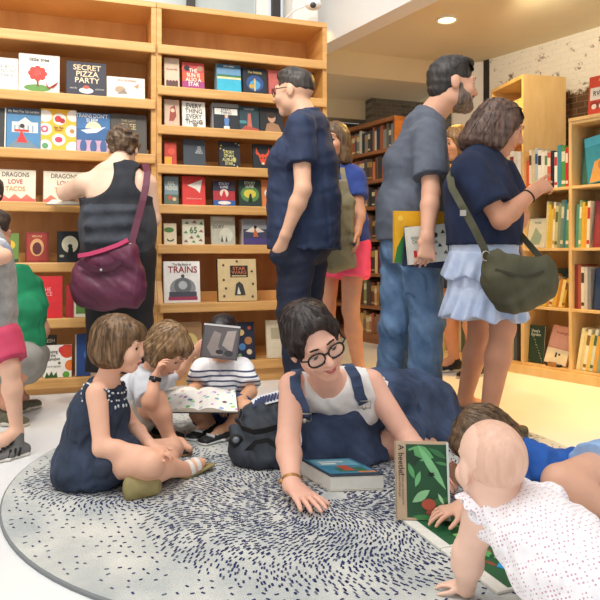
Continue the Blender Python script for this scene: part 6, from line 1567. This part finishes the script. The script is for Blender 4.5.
mb = MB(); sv = mat('ring_metal', '#b8b2aa', .3, metal=.9); mb.tube([P(486, 256, 2.725) - B + V(.016 * math.cos(a), 0, .02 * math.sin(a)) for a in np.linspace(0, 2 * math.pi, 16)], .003, sv, 6, caps=False); mb.box(tuple(P(463, 213, 2.745) - B - V(.012, .004, .012)), tuple(P(463, 213, 2.745) - B + V(.012, .004, .012)), sv); mb.build('buckle', t)
mb = MB(); mb.strap([q - B for q in snap([body], [P(x, y, d0 - .07) for x, y in ((494, 268), (504, 272), (514, 275), (524, 276), (534, 275), (544, 271))], .002, B)], .012, .004, old, V(0, 0, 1)); mb.build('seam', body)

DOFF = 0.0
# khaki cloth bag on the woman in pink shorts
kh = mat('khaki_canvas', '#857d62', .85, c2='#958d70', vs=8, bump=.4, bs=60, cr=.8, cs=9); d0 = 3.77; base = P(342, 276, d0); B = base
t = thing('tote_bag', 'khaki cloth tote hanging down the side of the woman in pink shorts', 'bag', base)
sdf_obj('bag_body', [ec(P(333, 262, d0), P(342, 200, d0), (.115, .04), (.075, .035), V(1, 0, 0), .04), ec(P(342, 205, d0), P(343, 182, d0), (.06, .03), (.03, .02), V(1, 0, 0), .05), el(P(333, 262, d0), (.118, .045, .07), k=.04)], kh, t, base, .008, fold=.010, ffreq=30, seed=3)
mb = MB(); mb.strap([P(345, 184, d0) - B, P(343, 174, 3.80) - B, P(342, 168, 3.88) - B, P(342, 171, 3.98) - B], .03, .006, kh, V(1, 0, 0)); mb.build('strap', t)

# ---- books the bearded man holds
DOFF = .20
Xb = nrm(V(1, .22, 0)); Nb = nrm(V(-.22, 1, .0)); Zb = V(0, 0, 1)
def held(x0, y1, w, h, d, th, cover, label, shapes, roll=0.0):
    X2 = Xb * math.cos(roll) + Zb * math.sin(roll); Z2 = Zb * math.cos(roll) - Xb * math.sin(roll)
    put_book('picture_book', frame(P(x0, y1, d), X2, Nb, Z2), w, h, th, cover, label, 'books under the bearded man\'s arm', shapes)
held(394, 263, .255, .245, 2.80, .012, '#e6ab1e', 'yellow picture book with a green curve, rearmost of the held books', [(p, [(0, 0), (.06, .3), (.16, .5), (.34, .66), (.5, .70), (.5, 0)], '#2f7a3c'), (c, .12, .86, .05, '#f0c84a')])
held(403, 266, .21, .185, 2.78, .012, '#22304a', 'dark blue picture book in the middle of the held books', [(c, .1, .8, .05, '#8fa0b8'), (c, .12, .5, .04, '#c8d0d8'), (r, 0, 0, .05, 1, '#101a2c')], roll=-.06)
held(409, 265, .200, .175, 2.76, .014, '#dcdccf', 'pale patterned picture book in front of the held books', [(c, .55, .62, .10, '#c8a040', .12), (c, .72, .72, .06, '#3a3a38')] + [(p, [(x, y), (x + .06, y + .1), (x + .12, y)], cc) for x, y, cc in ((.6, .2, '#4a4a46'), (.75, .4, '#2f2f2c'), (.85, .75, '#3a3a36'), (.5, .8, '#4a4a44'), (.88, .2, '#5a5a52'), (.66, .5, '#8a8a7a'))] + [(r, .14, .18, .22, .36, '#c8303a'), (t_, 'Wild\nCity', .2, .64, .12, '#7a8a7a')], roll=.10)

DOFF = 0.0
# ---- open book on the children's laps, and the one over the boy's face
draw = mat('page_drawings', '#f0ece4', .8)
nt = draw.node_tree; b_ = nt.nodes['Principled BSDF']; tc = nt.nodes.new('ShaderNodeTexCoord'); vo = nt.nodes.new('ShaderNodeTexVoronoi'); vo.inputs['Scale'].default_value = 28; nt.links.new(tc.outputs['Object'], vo.inputs['Vector'])
lt = nt.nodes.new('ShaderNodeMath'); lt.operation = 'LESS_THAN'; lt.inputs[1].default_value = .30; nt.links.new(vo.outputs['Distance'], lt.inputs[0])
hs_ = nt.nodes.new('ShaderNodeHueSaturation'); hs_.inputs['Saturation'].default_value = .75; hs_.inputs['Value'].default_value = .8; nt.links.new(vo.outputs['Color'], hs_.inputs['Color'])
mx = nt.nodes.new('ShaderNodeMix'); mx.data_type = 'RGBA'; mx.inputs['A'].default_value = lin('#f0ece4'); nt.links.new(hs_.outputs['Color'], mx.inputs['B']); nt.links.new(lt.outputs[0], mx.inputs['Factor']); nt.links.new(mx.outputs['Result'], b_.inputs['Base Color'])
open_book('open_picture_book', 'large open picture book with colourful drawings on the striped-polo boy\'s lap', P(199, 401.5, 2.77), V(1, -.10, .02), V(-.15, .95, .24), .165, .20, .010, '#2c2d33', draw, draw)
# dark photo cover in front of the boy's face
X2 = nrm(V(.99, .0, -.10)); Zv = nrm(V(.12, .18, 1)); Zv = nrm(Zv - X2 * (Zv @ X2)); Yv = np.cross(Zv, X2)
put_book('paperback', frame(P(200, 357, 2.80), X2, Yv, Zv), .162, .150, .012, '#4d4a50', 'grey photo-cover paperback held up over the black-haired boy\'s face', None,
         [(r, .04, .03, .96, .92, '#5f5a5c'), (p, [(.15, .3), (.3, .8), (.5, .74), (.45, .35), (.6, .1), (.3, .08)], '#8f8480'), (p, [(.55, .4), (.66, .82), (.9, .86), (.84, .2), (.7, .3)], '#a59a94'), (c, .5, .2, .1, '#2c2a2e', .06), (c, .76, .18, .12, '#3a383c', .08), (r, .0, .94, 1, 1, '#c9c6c4')])

# ---- dark bag / jacket heap beside the woman's arm
bkm = mat('backpack_navy', '#262c35', .7, c2='#363e49', vs=10, bump=.35, bs=60, cr=.9, cs=10); base = P(262, 462, 2.45); base[2] = .011; B = base
t = thing('backpack', 'dark slate backpack slumped on the rug beside the leaning woman', 'backpack', base)
rs4 = random.Random(9)
pr = [el(P(264, 440, 2.50), (.115, .13, .105), k=.05), el(P(274, 420, 2.56), (.085, .10, .095), k=.05), el(P(258, 418, 2.56), (.07, .09, .07), k=.05), el(P(248, 446, 2.46), (.06, .08, .06), k=.05), el(P(266, 457, 2.40), (.10, .07, .045), k=.05), el(P(244, 452, 2.43), (.05, .055, .035), k=.04)]
for i in range(16):     # rucked ridges of soft cloth
    x, y = rs4.uniform(240, 284), rs4.uniform(408, 458); d_ = 2.40 + (456 - y) * .0026 - .03 * rs4.random(); a_ = rs4.uniform(-1.2, 1.2); l_ = rs4.uniform(9, 20)
    pr.append(rc(P(x - l_ * math.cos(a_) / 2, y - l_ * math.sin(a_) / 2, d_), P(x + l_ * math.cos(a_) / 2, y + l_ * math.sin(a_) / 2, d_ + .01), .020, .010, .018))
pr.append(cut(V(0, 0, .0125), (0, 0, -1)))
FLOORZ = .0122
bo = sdf_obj('bag_body', pr, bkm, t, base, .006, fold=.008, ffreq=40, seed=31); FLOORZ = -1.0
mb = MB(); kn = mat('webbing_black', '#14161a', .6, bump=.3, bs=200)
mb.strap([P(x, y, d) - B for x, y, d in ((241, 411, 2.47), (238, 420, 2.42), (243, 428, 2.385), (254, 432, 2.365), (266, 430, 2.355), (280, 426, 2.35))], .022, .006, kn, V(0, -.3, 1))
mb.build('strap', t)
mb = MB(); mb.strap([P(x, y, d) - B for x, y, d in ((246, 452, 2.36), (256, 442, 2.34), (268, 440, 2.325), (282, 450, 2.32))], .018, .006, kn, V(.2, -.3, 1)); mb.build('strap', t)
mb = MB(); mb.sphere(P(236, 441, 2.40) - B, (.03, .03, .024), kn, 14); mb.sphere(P(236, 440, 2.372) - B, (.013, .006, .012), flat('#7d858c', .3), 10); mb.build('strap_adjuster', t)
mb = MB(); wz, nz = flat('#e6e8ee'), flat('#1f2a5a')
pts = [P(x, y, d) - B for x, y, d in ((254, 405, 2.50), (260, 401, 2.51), (267, 399, 2.51), (275, 397, 2.52), (284, 394, 2.53))]
mb.strap(pts, .042, .005, wz, V(0, .55, .8))
for i in range(10):
    f = (i + .5) / 10 * 4; k_ = int(f); q = pts[k_] + (pts[min(4, k_ + 1)] - pts[k_]) * (f - k_) + V(0, -.004, .003); mb.strap([q + V(-.004, -.008, -.012), q + V(.004, .008, .012)], .009, .003, nz, V(1, 0, 0))
mb.build('striped_strap', t)

# ---- white picture box / thick book on the rug
c0 = P(331, 491, 2.155); c0[2] = .0125
Xc = nrm(V(1, .06, 0)); Yc = nrm(V(-.28, 1, 0)); Yc = np.cross(V(0, 0, 1), Xc)
c_l = P(331, 490, 2.13)
W_, D_, H_ = .180, .20, .052
Xc = nrm(V(1, .10, 0)); Yc = V(-Xc[1], Xc[0], 0); Yc = nrm(Yc + Xc * -.45)
t = thing('board_book', 'thick white-edged board book with a blue cover lying on the rug', 'book', (c_l[0], c_l[1], .0125))
mb = MB(); M = frame((0, 0, 0), Xc, Yc, V(0, 0, 1)); mb.box((0, 0, .003), (W_, D_, H_ - .003), mat('board_white', '#e9e6dc', .6, var=.03, vs=40), M, .003); mb.build('page_block', t)
mb = MB(); mb.box((-.002, -.002, H_ - .003), (W_ + .002, D_ + .002, H_), flat('#2b3a48'), M, .001); mb.box((-.002, -.002, 0), (W_ + .002, D_ + .002, .003), flat('#d8d2c4'), M, .001); cv = mb.build('cover', t)
mb = MB(); zz_ = H_ + .0008
def q4(x0, y0, x1, y1, cc, dz=0): mb.quad([tuple(M @ Vector((x * W_, y * D_, zz_ + dz))) for x, y in ((x0, y0), (x1, y0), (x1, y1), (x0, y1))], flat(cc))
q4(.04, .10, .96, .96, '#3f7f9c'); q4(.10, .55, .9, .92, '#6fa8bc', .0003); q4(.3, .2, .85, .42, '#356a52', .0003); q4(.42, .25, .62, .55, '#b8503a', .0005); q4(.2, .62, .5, .7, '#dfe8e4', .0006); q4(.2, .74, .7, .8, '#dfe8e4', .0006); q4(.62, .12, .95, .2, '#c87a4a', .0006)
mb.build('illustration', cv, fix=False)

# ---- the upright beetle book and the open one under it
def leafart(s=1.0):
    L = lambda x, y, a, l, w: (p, [(x + math.cos(a) * l * t - math.sin(a) * w * math.sin(math.pi * t) * sg, y + math.sin(a) * l * t * .72 + math.cos(a) * w * math.sin(math.pi * t) * sg * .72) for sg, ts in ((1, (0, .2, .4, .6, .8, 1)), (-1, (.8, .6, .4, .2))) for t in ts])
    return L
L = leafart()
bw, bh = .158, .222
X2 = nrm(V(.985, -.06, .0)); Zv = nrm(V(-.075, .22, 1)); Zv = nrm(Zv - X2 * (Zv @ X2)); Yv = np.cross(Zv, X2)
p0 = P(396.5, 523, 1.885); p0[2] = .021
art_ = [(r, .20, .03, .965, .965, '#1f4f30'), L(.24, .9, -.3, .5, .14) + ('#63a968',), L(.42, .96, -1.0, .95, .075) + ('#7fbf86',), L(.24, .72, -1.2, .30, .05) + ('#58a062',), L(.46, .62, -1.9, .30, .05) + ('#6fb579',), L(.30, .22, .6, .40, .08) + ('#8cc48e',), L(.30, .05, -.2, .55, .08) + ('#3f7f49',), L(.62, .2, .3, .4, .07) + ('#2f6a3c',), L(.78, .34, -1.1, .22, .03) + ('#9fd0a0',), L(.62, .92, -.5, .4, .05) + ('#357545',), L(.74, .74, -.2, .26, .03) + ('#4d8f58',),
        (p, [(.20, .86), (.34, .90), (.36, .82), (.50, .78), (.40, .74), (.36, .68), (.30, .74), (.21, .72)], '#143a22'), (c, .60, .20, .13, '#b0503a', .10), (c, .64, .10, .10, '#8a4a34', .05),
        (c, .665, .58, .045, '#14201a', .035), (c, .63, .60, .022, '#14201a'), (r, .60, .565, .73, .575, '#14201a'), (r, .61, .595, .72, .604, '#14201a')]
o = put_book('picture_book', frame(p0, X2, Yv, Zv), bw, bh, .020, '#c4a98c', 'leaf-covered beetle picture book standing upright on the rug', None, art_ + [(r, .955, .0, 1, 1, '#cfd8d0')])
ti = MB()
def vt(s, x, y, sz, colr):
    M2 = frame((x * bw, -.006, y * bh), (0, 0, -1), (1, 0, 0), (0, -1, 0)); text_mesh(ti, s, M2, sz, flat(colr), .0002, align='LEFT', bold=.01)
vt('A beetle!', .10, .96, .024, '#2c2420'); vt('Written and illustrated for', .13, .60, .0085, '#5a4c40'); vt('curious little people', .07, .60, .0085, '#5a4c40'); ti.build('title', o, fix=False)
# lower open spread lying flat towards the baby
cA, cB = P(397, 522, 1.92), P(500, 603, 1.475)
cA[2] = cB[2] = .0125
along = nrm(cB - cA); acr = nrm(V(-along[1], along[0], 0)); acr = acr if acr[0] > 0 else -acr
Lw = .235
t = thing('open_picture_book', 'open green leafy picture book with white border under the baby\'s hand', 'open book', cA)
def spread(u0, u1, nm):
    mb = MB(); M = frame((0, 0, 0), along, acr, V(0, 0, 1) if np.cross(along, acr)[2] > 0 else V(0, 0, -1)); sg = 1 if np.cross(along, acr)[2] > 0 else -1
    mb.box((u0, 0, 0), (u1, Lw, .006 * sg) if sg > 0 else (u1, Lw, 0), mat('board_white', '#e9e6dc', .6), M) if sg > 0 else mb.box((u0, 0, -.006), (u1, Lw, 0), mat('board_white', '#e9e6dc', .6), M)
    o_ = mb.build(nm, t)
    il = MB()
    def Q(pts, cc, dz): il.quad([tuple(V(0, 0, 0) + along * (u0 + (u1 - u0) * a) + acr * (Lw * b) + V(0, 0, .0066 + dz)) for a, b in pts], flat(cc))
    Q([(.03, .15), (.97, .15), (.97, .97), (.03, .97)], '#1f5c36', 0)
    rs = random.Random(int(u0 * 1000) + 5)
    for i in range(16):
        a, b = rs.uniform(.1, .85), rs.uniform(.25, .85); th_ = rs.uniform(0, 3.1); l, w_ = rs.uniform(.10, .22), rs.uniform(.03, .07)
        pts = [(a + math.cos(th_) * l * q - math.sin(th_) * w_ * math.sin(math.pi * q) * sg_, b + math.sin(th_) * l * q + math.cos(th_) * w_ * math.sin(math.pi * q) * sg_) for sg_, ts in ((1, (0, .25, .5, .75, 1)), (-1, (.75, .5, .25))) for q in ts]
        pts = [(min(.96, max(.04, x)), min(.96, max(.16, y))) for x, y in pts]; Q(pts, rs.choice(['#2f7d45', '#3f9450', '#57a85c', '#174a2b', '#7dbb6a', '#8a4a34']), .0002 + .00008 * i)
    Q([(.40, .45), (.46, .50), (.52, .46), (.46, .40)], '#14201a', .003)
    il.build('illustration', o_, fix=False)
    if u0 > 0.1:
        tx = MB(); M2 = frame(tuple(along * (u0 + .03) + acr * (Lw * .07) + V(0, 0, .0068)), along, acr if sg > 0 else acr, V(0, 0, 1)); text_mesh(tx, 'A beetle!', M2, .022, flat('#2c2420'), .0002, align='LEFT', bold=.01); tx.build('title', o_, fix=False)
Ltot = float(np.linalg.norm(cB - cA)); spread(.004, Ltot * .48, 'left_page'); spread(Ltot * .48 + .003, Ltot * .98, 'right_page')
# bright blue booklet peeping out beyond the baby's arm
c1 = P(497, 560, 1.60); c1[2] = .021
put_book('picture_book', frame(c1, nrm(V(.8, -.5, 0)), V(0, 0, -1), nrm(V(.5, .8, 0))), .09, .09, .006, '#2b9ad8', 'bright blue booklet lying past the baby\'s arm', None)
# ---------------------------------------------------------------- camera and light
cd = bpy.data.cameras.new('camera'); cam = bpy.data.objects.new('camera', cd); COL.objects.link(cam)
cam.location = (0, 0, CAMH); cam.rotation_euler = (math.pi / 2, 0, 0)
cd.sensor_width = 36; cd.lens = 36 * F0 / 600; cd.shift_y = (HOR - 300) / 600; cd.clip_start = .05
SC.camera = cam
w = bpy.data.worlds.new('world'); SC.world = w; w.use_nodes = True
bg = w.node_tree.nodes['Background']; bg.inputs['Color'].default_value = (.96, .98, 1.0, 1); bg.inputs['Strength'].default_value = .95
def area(name, loc, rot, size, e, col, spread=None):
    l = bpy.data.lights.new(name, 'AREA'); l.shape = 'RECTANGLE'; l.size, l.size_y = size; l.energy = e; l.color = col
    o = bpy.data.objects.new(name, l); COL.objects.link(o); o.location = loc; o.rotation_euler = rot
    if spread: l.spread = spread
    return o
area('skylight', (-1.0, 1.2, 4.6), (0, 0, 0), (3.2, 3.2), 115, (1.0, .98, .95))
def spot(name, loc, tgt, e, col, ang=80, blend=.6, r=.06):
    l = bpy.data.lights.new(name, 'SPOT'); l.energy = e; l.color = col; l.spot_size = math.radians(ang); l.spot_blend = blend; l.shadow_soft_size = r
    o = bpy.data.objects.new(name, l); COL.objects.link(o); o.location = loc
    o.rotation_euler = (Vector(tgt) - Vector(loc)).to_track_quat('-Z', 'Y').to_euler()
    return o
warm = (1.0, .58, .13)
spot('downlight_bulb', (1.12, 4.88, 2.585), (1.05, 4.6, 0), 150, warm, 150)
spot('downlight_bulb', (1.35, 3.75, 2.585), (1.25, 3.70, 0), 200, warm, 66, .9)
spot('downlight_bulb', (2.15, 3.3, 2.585), (1.75, 3.35, 0), 200, warm, 66, .9)
spot('downlight_bulb', (.25, 5.0, 2.585), (.5, 5.6, .8), 110, warm, 120)
spot('aimed_spot', (-.3, 1.7, 3.6), (-.55, 4.0, 1.3), 150, (1, .92, .80), 75)
spot('aimed_spot', (-1.6, 1.6, 3.6), (-1.5, 3.7, 1.3), 120, (1, .92, .80), 75)
spot('aimed_spot', (1.45, 4.2, 2.5), (2.35, 5.3, 2.0), 32, (1, .86, .62), 100)  # spot added only to brighten the right brick wall, no fixture behind it
SC.view_settings.view_transform = 'Standard'; SC.view_settings.look = 'None'
SC.view_settings.exposure = -0.10; SC.view_settings.gamma = 1.0
